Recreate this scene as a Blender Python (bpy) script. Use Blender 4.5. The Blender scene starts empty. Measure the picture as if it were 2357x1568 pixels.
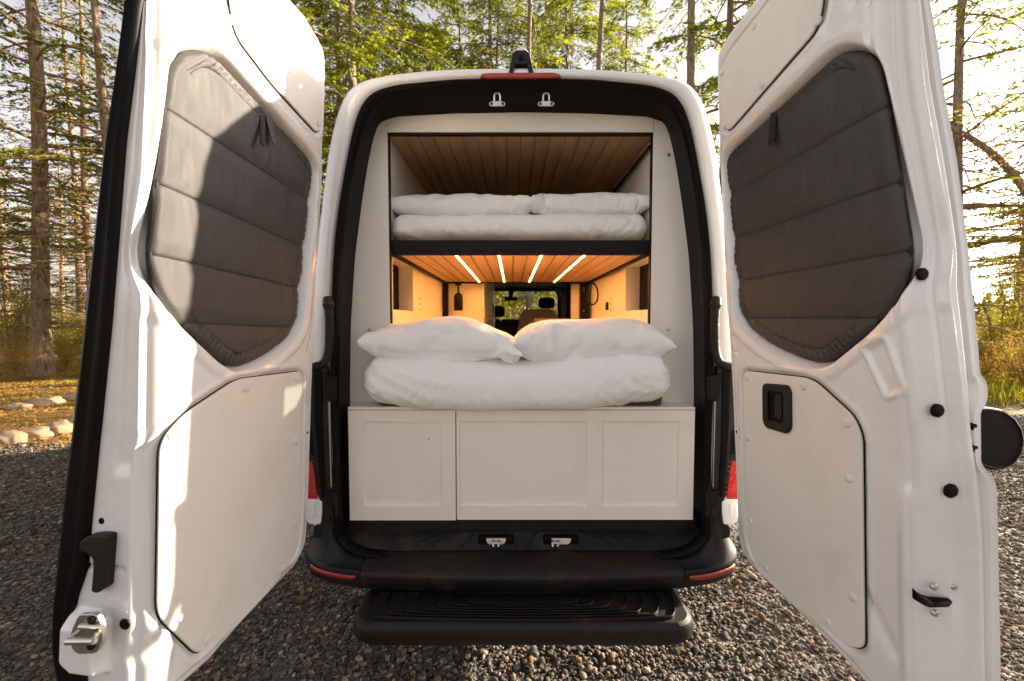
import bpy, math, random, numpy as np
from mathutils import Vector, Matrix, noise
R=math.radians; PI=math.pi
scene=bpy.context.scene
C=scene.collection
# ------------------------------------------------------------------ camera maths
F=1015.; CAM=np.array((-.045,-1.97,1.66)); PIT=math.atan(49/F)
def ray(u,v):
    x=(u-1178.5)/F; y=-(v-784)/F
    return np.array((x, math.cos(PIT)+y*math.sin(PIT), -math.sin(PIT)+y*math.cos(PIT)))
def onY(u,v,Y):
    d=ray(u,v); return CAM+d*((Y-CAM[1])/d[1])
def onplane(u,v,P0,n):
    d=ray(u,v); return CAM+d*(np.dot(P0-CAM,n)/np.dot(d,n))
def onZ(u,v,Z=0):
    d=ray(u,v); return CAM+d*((Z-CAM[2])/d[2])
# ------------------------------------------------------------------ materials
def nodes(name):
    m=bpy.data.materials.new(name); m.use_nodes=True
    nt=m.node_tree; return m,nt,nt.nodes['Principled BSDF'],nt.nodes,nt.links
def mat(name,col,rough=.5,metal=0,coat=0,bump=0,bscale=200,var=0,vscale=3,spec=None,coord='Object',emit=None,estr=0,sheen=0,stretch=None,detail=3,dust=None):
    m,nt,b,N,L=nodes(name)
    b.inputs['Base Color'].default_value=(*col,1); b.inputs['Roughness'].default_value=rough
    b.inputs['Metallic'].default_value=metal; b.inputs['Coat Weight'].default_value=coat; b.inputs['Coat Roughness'].default_value=.04
    if spec is not None: b.inputs['Specular IOR Level'].default_value=spec
    if sheen: b.inputs['Sheen Weight'].default_value=sheen
    if emit: b.inputs['Emission Color'].default_value=(*emit,1); b.inputs['Emission Strength'].default_value=estr
    tc=N.new('ShaderNodeTexCoord'); src=tc.outputs[coord]
    if stretch:
        mp=N.new('ShaderNodeMapping'); mp.inputs['Scale'].default_value=stretch; L.new(src,mp.inputs['Vector']); src=mp.outputs[0]
    if var:
        n=N.new('ShaderNodeTexNoise'); n.inputs['Scale'].default_value=vscale; n.inputs['Detail'].default_value=5; L.new(src,n.inputs['Vector'])
        mx=N.new('ShaderNodeMix'); mx.data_type='RGBA'
        mx.inputs['A'].default_value=(*[c*(1-var) for c in col],1); mx.inputs['B'].default_value=(*[min(1,c*(1+var)) for c in col],1)
        L.new(n.outputs['Fac'],mx.inputs['Factor']); L.new(mx.outputs['Result'],b.inputs['Base Color'])
        mr=N.new('ShaderNodeMapRange'); mr.inputs['To Min'].default_value=rough*.8; mr.inputs['To Max'].default_value=min(1,rough*1.25)
        L.new(n.outputs['Fac'],mr.inputs['Value']); L.new(mr.outputs[0],b.inputs['Roughness'])
    if dust:
        n=N.new('ShaderNodeTexNoise'); n.inputs['Scale'].default_value=2.3; n.inputs['Detail'].default_value=12; n.inputs['Roughness'].default_value=.78; n.inputs['Distortion'].default_value=.6; L.new(tc.outputs['Object'],n.inputs['Vector'])
        mr2=N.new('ShaderNodeMapRange'); mr2.inputs['From Min'].default_value=.50; mr2.inputs['From Max'].default_value=.72; mr2.inputs['To Max'].default_value=dust[3]; L.new(n.outputs['Fac'],mr2.inputs['Value'])
        mx2=N.new('ShaderNodeMix'); mx2.data_type='RGBA'; mx2.inputs['B'].default_value=(*dust[:3],1); L.new(mr2.outputs[0],mx2.inputs['Factor']); L.new(mx.outputs['Result'],mx2.inputs['A']); L.new(mx2.outputs['Result'],b.inputs['Base Color'])
    if bump:
        n=N.new('ShaderNodeTexNoise'); n.inputs['Scale'].default_value=bscale; n.inputs['Detail'].default_value=detail; L.new(src,n.inputs['Vector'])
        bp=N.new('ShaderNodeBump'); bp.inputs['Strength'].default_value=bump; bp.inputs['Distance'].default_value=.01
        L.new(n.outputs['Fac'],bp.inputs['Height']); L.new(bp.outputs[0],b.inputs['Normal'])
    return m
M={}
M['paint']=mat('white_paint',(.78,.765,.75),.22,coat=.8,bump=.010,bscale=14,var=.03,vscale=5,dust=(.50,.43,.35,.30))
M['trim']=mat('satin_trim',(.78,.74,.68),.42,bump=.05,bscale=500,var=.02,vscale=4,dust=(.50,.43,.34,.28))
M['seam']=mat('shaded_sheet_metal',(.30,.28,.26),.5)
M['wall']=mat('interior_wall_white',(.87,.83,.77),.5,bump=.03,bscale=300,var=.02,vscale=2)
M['cab']=mat('cabinet_cream',(.88,.82,.74),.36,bump=.04,bscale=45,var=.03,vscale=3,dust=(.66,.57,.46,.25))
M['plastic']=mat('black_plastic',(.0055,.0045,.0043),.5,bump=.12,bscale=900,var=.45,vscale=9,spec=.34,dust=(.055,.045,.035,.55))
M['tread']=mat('ribbed_plastic',(.008,.0068,.0064),.42,bump=.1,bscale=900,spec=.25,var=.4,vscale=12,dust=(.075,.06,.047,.7))
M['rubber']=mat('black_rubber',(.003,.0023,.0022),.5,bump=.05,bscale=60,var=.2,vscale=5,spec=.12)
M['fab']=mat('charcoal_quilt',(.040,.0355,.0345),.45,bump=.3,bscale=700,sheen=0,spec=.5,var=.12,vscale=5)
M['fabedge']=mat('black_binding',(.008,.007,.007),.6,bump=.2,bscale=300,spec=.3)
M['linen']=mat('white_cotton',(.90,.90,.91),.85,bump=.22,bscale=22,sheen=.1,detail=5)
M['matt']=mat('grey_mattress',(.06,.05,.045),.9,bump=.3,bscale=300)
M['steel']=mat('zinc_steel',(.55,.52,.46),.3,metal=1,bump=.05,bscale=80,var=.15,vscale=40)
M['screw']=mat('white_screw',(.7,.68,.64),.3)
M['red']=mat('red_lens',(.50,.010,.006),.15,coat=1,bump=.6,bscale=70,var=.5,vscale=30)
M['orange']=mat('red_reflector',(.28,.018,.006),.3,coat=.6,bump=.4,bscale=150,var=.3,vscale=40)
M['brake']=mat('brake_lens',(.30,.022,.008),.2,coat=.6,var=.3,vscale=20)
M['darkmetal']=mat('black_metal',(.008,.0062,.0058),.5,bump=.04,bscale=200,spec=.18)
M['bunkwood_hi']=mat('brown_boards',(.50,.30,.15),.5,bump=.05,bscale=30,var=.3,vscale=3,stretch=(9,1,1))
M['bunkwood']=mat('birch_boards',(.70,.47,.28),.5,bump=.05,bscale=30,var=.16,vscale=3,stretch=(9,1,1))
M['groove']=mat('groove_channel',(.42,.32,.22),.5)
M['wood']=mat('oak_table',(.55,.33,.14),.4,var=.2,vscale=4,stretch=(1,8,1))
M['seatfab']=mat('grey_seat_fabric',(.34,.33,.32),.9,bump=.3,bscale=300,var=.1,vscale=20)
M['seatblack']=mat('black_seat_fabric',(.015,.014,.014),.8,bump=.2,bscale=300)
M['led']=mat('warm_led',(1,.6,.25),.5,emit=(1,.43,.10),estr=22)
M['cord']=mat('black_cord',(.01,.01,.01),.5)
def glass(name,tint=(.9,.95,.92),tr=.93):
    m,nt,b,N,L=nodes(name); N.remove(b)
    t=N.new('ShaderNodeBsdfTransparent'); t.inputs[0].default_value=(*tint,1)
    g=N.new('ShaderNodeBsdfGlossy'); g.inputs['Roughness'].default_value=.02
    mx=N.new('ShaderNodeMixShader'); fr=N.new('ShaderNodeFresnel'); fr.inputs[0].default_value=1.45
    L.new(fr.outputs[0],mx.inputs[0]); L.new(t.outputs[0],mx.inputs[1]); L.new(g.outputs[0],mx.inputs[2])
    L.new(mx.outputs[0],N['Material Output'].inputs['Surface']); return m
M['glass']=glass('window_glass'); M['tint']=glass('tinted_glass',(.35,.37,.36))
# ------------------------------------------------------------------ mesh helpers
def tag(o,label=None,cat=None,group=None,kind=None):
    if label: o['label']=label
    if cat: o['category']=cat
    if group: o['group']=group
    if kind: o['kind']=kind
    return o
def mk(name,v,f,m=None,parent=None,smooth=False,bevel=0,segs=2,recenter=False,auto=None):
    me=bpy.data.meshes.new(name); v=np.asarray(v,dtype=np.float64).reshape(-1,3)
    off=np.zeros(3)
    if recenter:
        off=np.array(((v[:,0].min()+v[:,0].max())/2,(v[:,1].min()+v[:,1].max())/2,v[:,2].min())); v=v-off
    me.from_pydata(v.tolist(),[],[list(map(int,x)) for x in f]); me.update()
    if m is not None: me.materials.append(M[m] if isinstance(m,str) else m)
    if smooth: me.shade_smooth()
    o=bpy.data.objects.new(name,me); C.objects.link(o); o.location=off
    if parent is not None: o.parent=parent
    if bevel:
        b=o.modifiers.new('bevel','BEVEL'); b.width=bevel; b.segments=segs; b.limit_method='ANGLE'; b.angle_limit=R(35); b.harden_normals=False
    if auto: me.set_sharp_from_angle(angle=R(auto))
    return o
def empty(name,loc=(0,0,0),parent=None):
    o=bpy.data.objects.new(name,None); C.objects.link(o); o.location=loc; o.empty_display_size=.2
    if parent is not None: o.parent=parent
    return o
class MB:
    def __init__(s): s.v=[]; s.f=[]; s.n=0
    def add(s,v,f):
        v=np.asarray(v,float).reshape(-1,3); s.v.append(v); s.f+= [[i+s.n for i in q] for q in f]; s.n+=len(v); return s
    def box(s,x0,x1,y0,y1,z0,z1):
        x0,x1=min(x0,x1),max(x0,x1); z0,z1=min(z0,z1),max(z0,z1); y0,y1=min(y0,y1),max(y0,y1)
        v=[(x,y,z) for x in (x0,x1) for y in (y0,y1) for z in (z0,z1)]
        return s.add(v,[(0,1,3,2),(4,6,7,5),(0,4,5,1),(2,3,7,6),(0,2,6,4),(1,5,7,3)])
    def tube(s,pts,r,n=10,cap=True,flat=1):
        P=np.asarray(pts,float); k=len(P); r=np.broadcast_to(r,(k,)) if np.ndim(r)<1 or len(np.atleast_1d(r))==k else r
        T=np.gradient(P,axis=0); T/=np.linalg.norm(T,axis=1)[:,None]+1e-12
        up=np.array((0,0,1.)) if abs(T[0][2])<.9 else np.array((1.,0,0))
        v=[];a=np.linspace(0,2*PI,n,endpoint=False); A=up
        for i in range(k):
            A=A-T[i]*np.dot(A,T[i]); A/=np.linalg.norm(A)+1e-12; B=np.cross(T[i],A)
            v.append(P[i]+r[i]*(np.cos(a)[:,None]*A+flat*np.sin(a)[:,None]*B))
        f=[(i*n+j,i*n+(j+1)%n,(i+1)*n+(j+1)%n,(i+1)*n+j) for i in range(k-1) for j in range(n)]
        if cap: f+= [tuple(range(n))[::-1],tuple((k-1)*n+j for j in range(n))]
        return s.add(np.concatenate(v),f)
    def grid(s,G,closeu=False):
        G=np.asarray(G,float); a,b=G.shape[:2]; aa=a if closeu else a-1
        I=lambda i,j:(i%a)*b+j
        return s.add(G.reshape(-1,3),[(I(i,j),I(i+1,j),I(i+1,j+1),I(i,j+1)) for i in range(aa) for j in range(b-1)])
    def prism(s,A,B):  # two matching loops
        n=len(A); s.add(np.concatenate([np.asarray(A,float),np.asarray(B,float)]),
          [tuple(range(n))[::-1],tuple(range(n,2*n))]+[(i,(i+1)%n,n+(i+1)%n,n+i) for i in range(n)]); return s
    def disc(s,c,nrm,r,h,n=20,dome=.6):
        c=np.asarray(c,float); nrm=np.asarray(nrm,float); nrm=nrm/np.linalg.norm(nrm)
        u=np.cross(nrm,(0,0,1.)) if abs(nrm[2])<.9 else np.cross(nrm,(1.,0,0)); u/=np.linalg.norm(u); w=np.cross(nrm,u)
        a=np.linspace(0,2*PI,n,endpoint=False); ring=lambda rr,hh: c+hh*nrm+rr*(np.cos(a)[:,None]*u+np.sin(a)[:,None]*w)
        L=[ring(r,-.002),ring(r,h*.5),ring(r*.85,h*.9),ring(r*dome,h)]
        v=np.concatenate(L); f=[(i*n+j,i*n+(j+1)%n,(i+1)*n+(j+1)%n,(i+1)*n+j) for i in range(3) for j in range(n)]
        f.append(tuple(3*n+j for j in range(n))); return s.add(v,f)
    def done(s,name,m,parent=None,**k): return mk(name,np.concatenate(s.v),s.f,m,parent,**k)
def rnd_poly(pts,r=.03,n=6):
    pts=[np.array(p,float) for p in pts]; k=len(pts); out=[]
    for i in range(k):
        p=pts[i]; a=pts[i-1]-p; b=pts[(i+1)%k]-p; la,lb=np.linalg.norm(a),np.linalg.norm(b)
        rr=r[i] if hasattr(r,'__len__') else r
        d=min(rr,la*.45,lb*.45); A=p+a/la*d; B=p+b/lb*d
        for t in np.linspace(0,1,n): out.append((1-t)**2*A+2*t*(1-t)*p+t*t*B)
    return np.array(out)
def sdf(X,Y,poly):
    d=np.full(X.shape,1e9); ins=np.zeros(X.shape,bool); n=len(poly)
    for i in range(n):
        a=poly[i]; b=poly[(i+1)%n]; e=b-a; wx=X-a[0]; wy=Y-a[1]
        t=np.clip((wx*e[0]+wy*e[1])/(e@e+1e-15),0,1)
        d=np.minimum(d,(wx-t*e[0])**2+(wy-t*e[1])**2)
        c=((a[1]<=Y)&(b[1]>Y))|((b[1]<=Y)&(a[1]>Y))
        with np.errstate(divide='ignore',invalid='ignore'):
            ins^= c&(wx<(wy)*e[0]/(e[1] if abs(e[1])>1e-12 else 1e-12))
    d=np.sqrt(d); return np.where(ins,-d,d)
def sm(x): x=np.clip(x,0,1); return x*x*(3-2*x)
def segd(X,Y,a,b):
    a=np.array(a);b=np.array(b);e=b-a; t=np.clip(((X-a[0])*e[0]+(Y-a[1])*e[1])/(e@e),0,1)
    return np.hypot(X-a[0]-t*e[0],Y-a[1]-t*e[1])
def poly_inset(P,d):
    P=np.asarray(P); n=len(P); ar=np.sum(P[:,0]*np.roll(P[:,1],-1)-np.roll(P[:,0],-1)*P[:,1]); sg=1 if ar>0 else -1
    e=np.roll(P,-1,0)-P; e/=np.linalg.norm(e,axis=1)[:,None]+1e-9; nn=np.stack([-e[:,1],e[:,0]],1)*sg
    m=nn+np.roll(nn,1,0); m/=np.linalg.norm(m,axis=1)[:,None]+1e-9
    return P+m*d
rg=np.random.default_rng(7)
# ================================================================== THE VAN
van=empty('camper_van'); tag(van,'white high-roof camper van parked with both rear doors swung wide open','camper van')
# ---- body shell: curves of the rear frame (traced, at true depth)
def curve(pts,Y,n=40):
    P=np.array([onY(u,v,Y) for u,v in pts])
    return P
def resamp(P,n):
    P=np.asarray(P,float); d=np.r_[0,np.cumsum(np.linalg.norm(np.diff(P,axis=0),axis=1))]; t=np.linspace(0,d[-1],n)
    return np.stack([np.interp(t,d,P[:,i]) for i in range(P.shape[1])],1)
def smooth_c(P,k=2):
    P=np.array(P,float)
    for _ in range(k):
        Q=P.copy(); Q[1:-1]=(P[:-2]+2*P[1:-1]+P[2:])/4; P=Q
    return P
CX=1201.5
def both(left):   # left half list from bottom to top centre -> full
    l=list(left); return l+[(2*CX-u,v) for u,v in l[::-1][1:]]
A_u=both([(699,1158),(700,1130),(702,1050),(708,900),(718,750),(731,600),(745,490),(752,436),(759,366),(774,295),(787,248),(806,214),(840,196),(911,183),(999,174),(1104,171),(CX,170)])
C_u=both([(775,1235),(768,1150),(765,1050),(763,900),(765,748),(772,586),(781,498),(796,410),(812,326),(823,275),(836,244),(862,218),(911,203),(1043,190),(CX,186)])
D_u=both([(792,1225),(785,1150),(782,1050),(781,900),(783,748),(789,586),(797,498),(811,410),(826,330),(838,285),(852,258),(877,234),(920,220),(1043,208),(CX,205)])
E_u=both([(812,1205),(806,1150),(804,1050),(802,900),(804,748),(814,586),(831,454),(845,366),(857,312),(864,291),(873,276),(911,265),(1043,258),(CX,255)])
NR=161
def anchor(P,idx,sm_=3):   # resample with anchors at 0, corner, centre, corner, end
    P=np.asarray(P); n=len(P); i1,i2,i3=idx; out=[]
    for a,b,k in ((0,i1,45),(i1,i2,36),(i2,i3,36),(i3,n-1,45)):
        s=resamp(P[a:b+1],k); out.append(s if not out else s[1:])
    return smooth_c(np.concatenate(out),sm_)
def ring(us,Y,ci,s_=3):
    P=curve(us,Y); n=len(P); return anchor(P,(ci,n//2,n-1-ci),s_)
rA=ring(A_u,.10,11); rC=ring(C_u,.025,10); rD=ring(D_u,.03,10); rE=ring(E_u,.17,9,1)
def lerp(a,b,t): return a*(1-t)+b*t
def withY(P,y): Q=P.copy(); Q[:,1]=y; return Q
# painted shell: C -> rounded lip -> A -> forwards along the body
rows=[]
l1=lerp(rC,rA,.12); l1[:,1]=.0; l2=lerp(rC,rA,.35); l2[:,1]=-.004; l3=lerp(rC,rA,.62); l3[:,1]=.008; l4=lerp(rC,rA,.84); l4[:,1]=.038; l5=lerp(rC,rA,.95); l5[:,1]=.07
rows=[withY(rC,.02),l1,l2,l3,l4,l5,rA]
ys=[.16]+[.2+.05*i for i in range(13)]+[1.2,1.8,2.6,3.4,4.2,4.7]
cen=np.array((0,0,1.7))
for y in ys:
    g=1+.03*min(1,(y-.1)/1.2); Q=rA.copy(); Q[:,1]=y
    Q[:,0]*=g; Q[:,2]=1.7+(Q[:,2]-1.7)*(1+.008*min(1,(y-.1))); rows.append(Q)
G=np.array(rows); b=MB(); b.grid(G)
V=np.concatenate(b.v); fs=[]
for f in b.f:
    c=V[list(f)].mean(0)
    if .24<c[1]<.8 and 1.66<c[2]<2.02 and abs(c[0])>.8: continue
    fs.append(f)
mk('body',V,fs,'paint',van,smooth=True)
# cab: roof, lower doors, nose
n=len(rA); lastr=rows[-1]
b=MB(); r2=lastr.copy(); r2[:,1]=5.25; r3=lastr.copy(); r3[:,1]=5.55; r3[:,2]=np.minimum(r3[:,2],2.45)
up=lastr[:,2]>2.12
idx=np.where(up)[0]; b.grid(np.array([lastr[idx],r2[idx],lerp(r2,withY(r2,5.7),1)[idx]*np.array((1,1,.9))+np.array((0,0,.0))]))
for sx in (-1,1):
    b.box(sx*.97,sx*1.0,4.7,5.9,.45,1.5); b.box(sx*.93,sx*.99,4.7,4.85,1.5,2.3)
b.box(-.98,.98,5.9,6.55,.45,1.3); b.box(-.95,.95,5.75,6.2,1.3,1.52)
b.done('cab',M['paint'],van,smooth=False,bevel=.01)
b=MB(); b.box(-.98,.98,.35,6.4,.42,.5); b.done('underbody','plastic',van)
# rubber seal bulb and black opening flange
rows=[withY(rC,.03),withY(lerp(rC,rD,.05),.004),withY(lerp(rC,rD,.2),-.012),withY(lerp(rC,rD,.42),-.016),withY(lerp(rC,rD,.55),-.006),withY(lerp(rC,rD,.66),-.008),withY(lerp(rC,rD,.85),.004),withY(rD,.03)]
b=MB(); b.grid(np.array(rows)); 
# the seal's run along the sill
low=[(775,1235),(783,1250),(800,1264),(832,1277),(900,1284),(1004,1289),(1100,1291),(CX,1292)]; low=both(low)
lo2=both([(792,1225),(800,1238),(815,1251),(840,1262),(905,1270),(1004,1275),(1100,1277),(CX,1278)])
LO=smooth_c(resamp(curve(low,.02),60),1); LI=smooth_c(resamp(curve(lo2,.03),60),1)
b.grid(np.array([withY(LO,.03),withY(LO,.0),withY(lerp(LO,LI,.3),-.014),withY(lerp(LO,LI,.6),-.012),withY(lerp(LO,LI,.9),.0),withY(LI,.04)]))
b.done('door_seal','rubber',van,smooth=True)
b=MB(); m1=lerp(rD,rE,.3); m1[:,1]=.05; m2=lerp(rD,rE,.55); m2[:,1]=.12; m3=lerp(rD,rE,.8); m3[:,1]=.15
b.grid(np.array([withY(rD,.03),m1,m2,m3,rE,withY(rE,.20)])); b.done('opening_frame','rubber',van,smooth=True)
# sill tread
back=np.array([onY(u,1207,.12) for u in np.linspace(800,2*CX-800,60)])
mid=lerp(back,LI,.5); mid[:,1]=.085; mid2=lerp(back,LI,.72); mid2[:,1]=.062
b=MB(); b.grid(np.array([back+np.array((0,.2,.01)),back,lerp(back,mid,.5),mid,mid2,withY(LI,.035)])); sill=b.done('sill_plate','tread',van,smooth=True)
def sillpt(u,v):
    t=np.clip((v-1207)/70,0,1); y=.12-.085*t; return onY(u,v,y)
b=MB()
for sx in (-1,1):
    for k in range(6):
        pts=[]
        for t in np.linspace(0,1,16):
            u=CX+sx*(395-k*38-150*t*(.3+.7*t)); v=1262-42*t**.6+ -k*1.2
            pts.append(sillpt(u,v)+np.array((0,-.006,.001)))
        b.tube(pts,[.0032]*16,6)
    for k,(a,c) in enumerate(((95,1222),(30,1222))):
        pts=[sillpt(CX+sx*a,1219)+np.array((0,-.004,0)),sillpt(CX+sx*(a-22 if k==0 else a+22),1252)+np.array((0,-.004,0))]
    pts=[sillpt(CX+sx*u_,v_)+np.array((0,-.006,.0)) for u_,v_ in ((140,1258),(108,1222),(62-30,1222),(10,1258))]
    b.tube(resamp(pts,12),[.004]*12,6)
b.done('tread_rib','tread',sill,smooth=True)
for u in (1142,1291):
    c=sillpt(u,1243)
    b=MB(); b.box(c[0]-.085,c[0]+.085,c[1]-.012,c[1]+.02,c[2]-.03,c[2]+.022); rc=b.done('striker_recess','rubber',van,bevel=.01)
    P=rnd_poly([(-.05,.014),(.05,.014),(.038,-.014),(-.038,-.014)],.012)
    A=[(c[0]+p[0],c[1]-.0145,c[2]+p[1]) for p in P]; B=[(c[0]+p[0],c[1]-.008,c[2]+p[1]) for p in P]
    MB().prism(A,B).done('striker_plate','screw',rc)
    dx=0 if u<1200 else -.03
    b=MB(); x=c[0]+dx; y=c[1]-.02; z=c[2]
    b.tube([(x-.014,y+.01,z+.006),(x-.014,y-.02,z+.004),(x-.012,y-.026,z-.006),(x-.012,y-.01,z-.03)],[.0045]*4,8)
    b.tube([(x+.014,y+.01,z+.006),(x+.014,y-.02,z+.004),(x+.012,y-.026,z-.006),(x+.012,y-.01,z-.03)],[.0045]*4,8)
    b.tube([(x-.018,y-.02,z+.006),(x+.018,y-.02,z+.006)],[.005]*2,8)
    b.done('striker_loop','steel',rc,smooth=True,auto=40)
# ---- bumper
def loftx(sections,name,m,parent,**k):
    b=MB(); b.grid(np.array(sections)); 
    v0=len(sections[0]); n=len(sections)
    b.f+=[tuple(range(v0)),tuple((n-1)*v0+j for j in range(v0))[::-1]]
    return b.done(name,m,parent,**k)
def bprof(x,yo,zc=.535,zt=.583,yt=.03,zb=.462):
    return [(x,yt+.1,zt-.02),(x,yt,zt),(x,yt-.02,zt+.002),(x,yo+.035,zc+.016),(x,yo+.012,zc+.012),(x,yo+.002,zc+.002),(x,yo,zc-.012),(x,yo+.004,zb+.01),(x,yo+.016,zb),(x,yo+.05,zb-.004),(x,yo+.18,zb-.03),(x,yo+.3,zb)]
xs=np.linspace(-.715,.715,30)
bum=loftx([bprof(x,-.105+.03*(x/.72)**2) for x in xs],'rear_bumper','plastic',van,smooth=True,auto=50)
for sx in (-1,1):
    secs=[]
    for t in np.linspace(0,1,22):
        x=.719+.30*math.sin(t*PI/2)**.95; yo=-.075+.19*t**2.4
        T5=[0,.22,.42,.7,1]; zt=float(np.interp(t,T5,[.583,.60,.68,.79,.885])); yt=float(np.interp(t,T5,[.03,.03,.02,.01,.01]))
        xi=float(np.interp(t,T5,[.719,.80,.852,.872,.89]))   # inner/top points pull inwards so the corner rises as a curved wall
        zc=.535+.05*t; zb=.462+.06*t
        pr=[(xi,yt+.1,zt-.02),(xi,yt,zt),(xi+.006,yt-.02,zt-.01),(lerp(xi,x,.35),lerp(yt-.02,yo,.35),lerp(zt,zc,.55)),(lerp(xi,x,.7),lerp(yt-.02,yo,.72),lerp(zt,zc,.86)),
            (lerp(xi,x,.93),lerp(yt-.02,yo,.93),zc+.012),(x,yo+.002,zc+.0),(x+.001,yo+.004,zc-.014),(x-.004,yo+.008,zb+.006),(x-.012,yo+.02,zb),(x-.05,yo+.08,zb-.01),(x-.15*t,yo+.2,zb-.02)]
        secs.append([(sx*p[0],p[1],p[2]) for p in pr])
    loftx(secs,'bumper_corner','plastic',van,smooth=True,auto=60)
    # reflector
    b=MB(); Pn=[]
    for t in np.linspace(.03,.58,10):
        x=.719+.30*math.sin(t*PI/2)**.95; yo=-.075+.19*t**2.4
        zc=.535+.05*t; k_=min(1,8*(t-.03)+.3); Pn.append([(sx*(x+.0012),yo-.0015,zc-.008),(sx*(x+.0022),yo-.004,zc-.016),(sx*(x+.001),yo-.002,zc-.019-.014*k_*(1-.4*t))])
    b.grid(np.array(Pn)); o=b.done('reflector','orange',van,smooth=True)
    sd=o.modifiers.new('s','SOLIDIFY'); sd.thickness=.004
    # white corner block, lamp, pillar trim
    def q(u,v,Y): 
        p=onY(u if sx<0 else 2*CX-u,v,Y); return p
    def slab(us,Y,th,name,m,par,r=.006,**k):
        P=np.array([q(u,v,Y) for u,v in us]); P2=rnd_poly(P[:,[0,2]],r,4)
        A=np.array([(p[0],Y,p[1]) for p in P2]); B=A+np.array((0,th,0))
        if sx>0: A,B=A[::-1],B[::-1]
        return MB().prism(A,B).done(name,m,par,bevel=k.pop('bevel',.004),**k)
    slab([(708,1148),(732,1150),(741,1155),(741,1180),(737,1207),(712,1207),(704,1200)],-.015,.05,'corner_block','paint',van)
    slab([(715,1160),(724,1160),(724,1190),(714,1190)],-.02,.01,'corner_cap','trim',van)
    lamp=slab([(700,1062),(718,1064),(723,1090),(730,1148),(700,1150)],-.016,.10,'tail_light','red',van)
    slab([(700,985),(719,990),(724,1048),(700,1044)],-.012,.09,'reversing_lens','rubber',lamp)
    b=MB()
    for k in range(7):
        p=q(716+k*1.2,1062+k*12,-.018); b.box(p[0]-.02,p[0]+.012,-.0185,-.01,p[2]-.002,p[2]+.002)
    b.done('lens_ribs','orange',lamp)
    slab([(700,842),(752,842),(757,905),(764,1060),(772,1150),(776,1190),(742,1190),(736,1150),(700,1050),(698,900)],-.0115,.04,'pillar_trim','plastic',van)
    slab([(738,1148),(768,1148),(772,1215),(742,1242),(722,1238),(722,1212),(738,1203)],-.004,.05,'pillar_trim','plastic',van)
    slab([(722,850),(739,855),(741,1000),(748,1140),(740,1146),(731,1060),(724,960)],-.018,.03,'pillar_trim','rubber',van)
    slab([(745,858),(770,870),(770,920),(752,925),(746,905)],-.022,.03,'door_hinge','darkmetal',van)
    slab([(747,1128),(772,1135),(772,1168),(752,1165)],-.022,.03,'door_hinge','darkmetal',van)
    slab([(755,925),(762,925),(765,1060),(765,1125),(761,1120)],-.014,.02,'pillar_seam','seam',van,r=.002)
    # cable conduit with ribs
    pts=resamp(np.array([q(u,v,-.035+dy) for u,v,dy in ((752,682,.0),(756,700,0),(758,740,0),(758,775,0),(757,800,0),(754,820,-.01),(746,836,-.02),(733,843,-.03),(722,846,-.03))]),90)
    pts=smooth_c(pts,6)
    zz=np.array([p[2] for p in pts]); rr=np.full(90,.0185)
    rr[:10]=np.linspace(.016,.025,10)*1.0; rr[0]=.008; rr[10:16]=np.linspace(.025,.0185,6)
    ribs=(np.arange(90)>50)|((np.arange(90)>24)&(np.arange(90)<32)); rr=np.where(ribs,.0185+.003*np.cos(np.arange(90)*PI),rr)
    MB().tube(pts,rr,14).done('cable_conduit','plastic',van,smooth=True)
# ---- rear step
def stepring(x0,y0,y1,z,r,n=8):
    pts=[]
    for (cx,cy,a0) in ((x0-r,y0+r,-90),(x0-r*.5,y1-r*.5,0),(-x0+r*.5,y1-r*.5,90),(-x0+r,y0+r,180)):
        rr=r if cy<y0+.2*1 and a0 in(-90,180) else r*.5
        for t in np.linspace(0,90,n):
            a=R(a0+t); pts.append((cx+rr*math.cos(a),cy+rr*math.sin(a),z))
    P=np.array(pts); P[:,1]+= .03*(P[:,0]/.65)**2*(P[:,1]<-.15); return P
rs=[stepring(.61,-.255,-.05,.345,.05),stepring(.662,-.29,-.03,.355,.06),stepring(.697,-.305,-.02,.38,.07),stepring(.70,-.31,-.02,.425,.075),stepring(.693,-.302,-.024,.442,.07),stepring(.677,-.288,-.03,.450,.06)]
b=MB(); G=np.array(rs); b.grid(np.concatenate([G,G[:,:1]],axis=1)); k=len(rs[0]); w=k+1
b.f+=[tuple(5*w+j for j in range(k)),tuple(range(k))[::-1]]
b.box(-.66,.66,-.015,.02,.34,.50)
for sx in(-1,1): b.box(sx*.45-.03,sx*.45+.03,-.1,.5,.36,.42)
step=b.done('rear_step','plastic',van,smooth=True,auto=35)
b=MB()
for k in range(7):
    w_=.65-.066*k; d=.225-.022*k; pts=[]
    y1=-.07; y0=-.265+.012*k*1.4
    for t in np.linspace(0,1,40):
        a=t*PI; cx=w_-.06; 
        if t<.35: f=t/.35; ang=f*PI/2; pts.append((cx+.06*math.cos(ang)*1.0+0*f, y1-.02-(y1-.02-y0)*math.sin(ang), .4515))
        elif t>.65: f=(1-t)/.35; ang=f*PI/2; pts.append((-cx-.06*math.cos(ang), y1-.02-(y1-.02-y0)*math.sin(ang), .4515))
        else: pts.append((cx*(1-2*(t-.35)/.3),y0,.4515))
    P=np.array(pts); P[:,1]+=.022*(P[:,0]/.65)**2
    b.tube(P,[.014]*40,8,flat=.05)
P=[(-.655+.02,-.075,.4505),(.635,-.075,.4505)]; b.tube(P,[.004]*2,6)
b.done('tread_rib','tread',step,smooth=True)
for u,v in ((935,1419),(1134,1426),(1275,1426),(1473,1417)):
    p=onZ(u,v,.452); MB().disc(p,(0,0,1),.014,.004).done('bolt_plug','rubber',step,smooth=True,auto=40)
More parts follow.
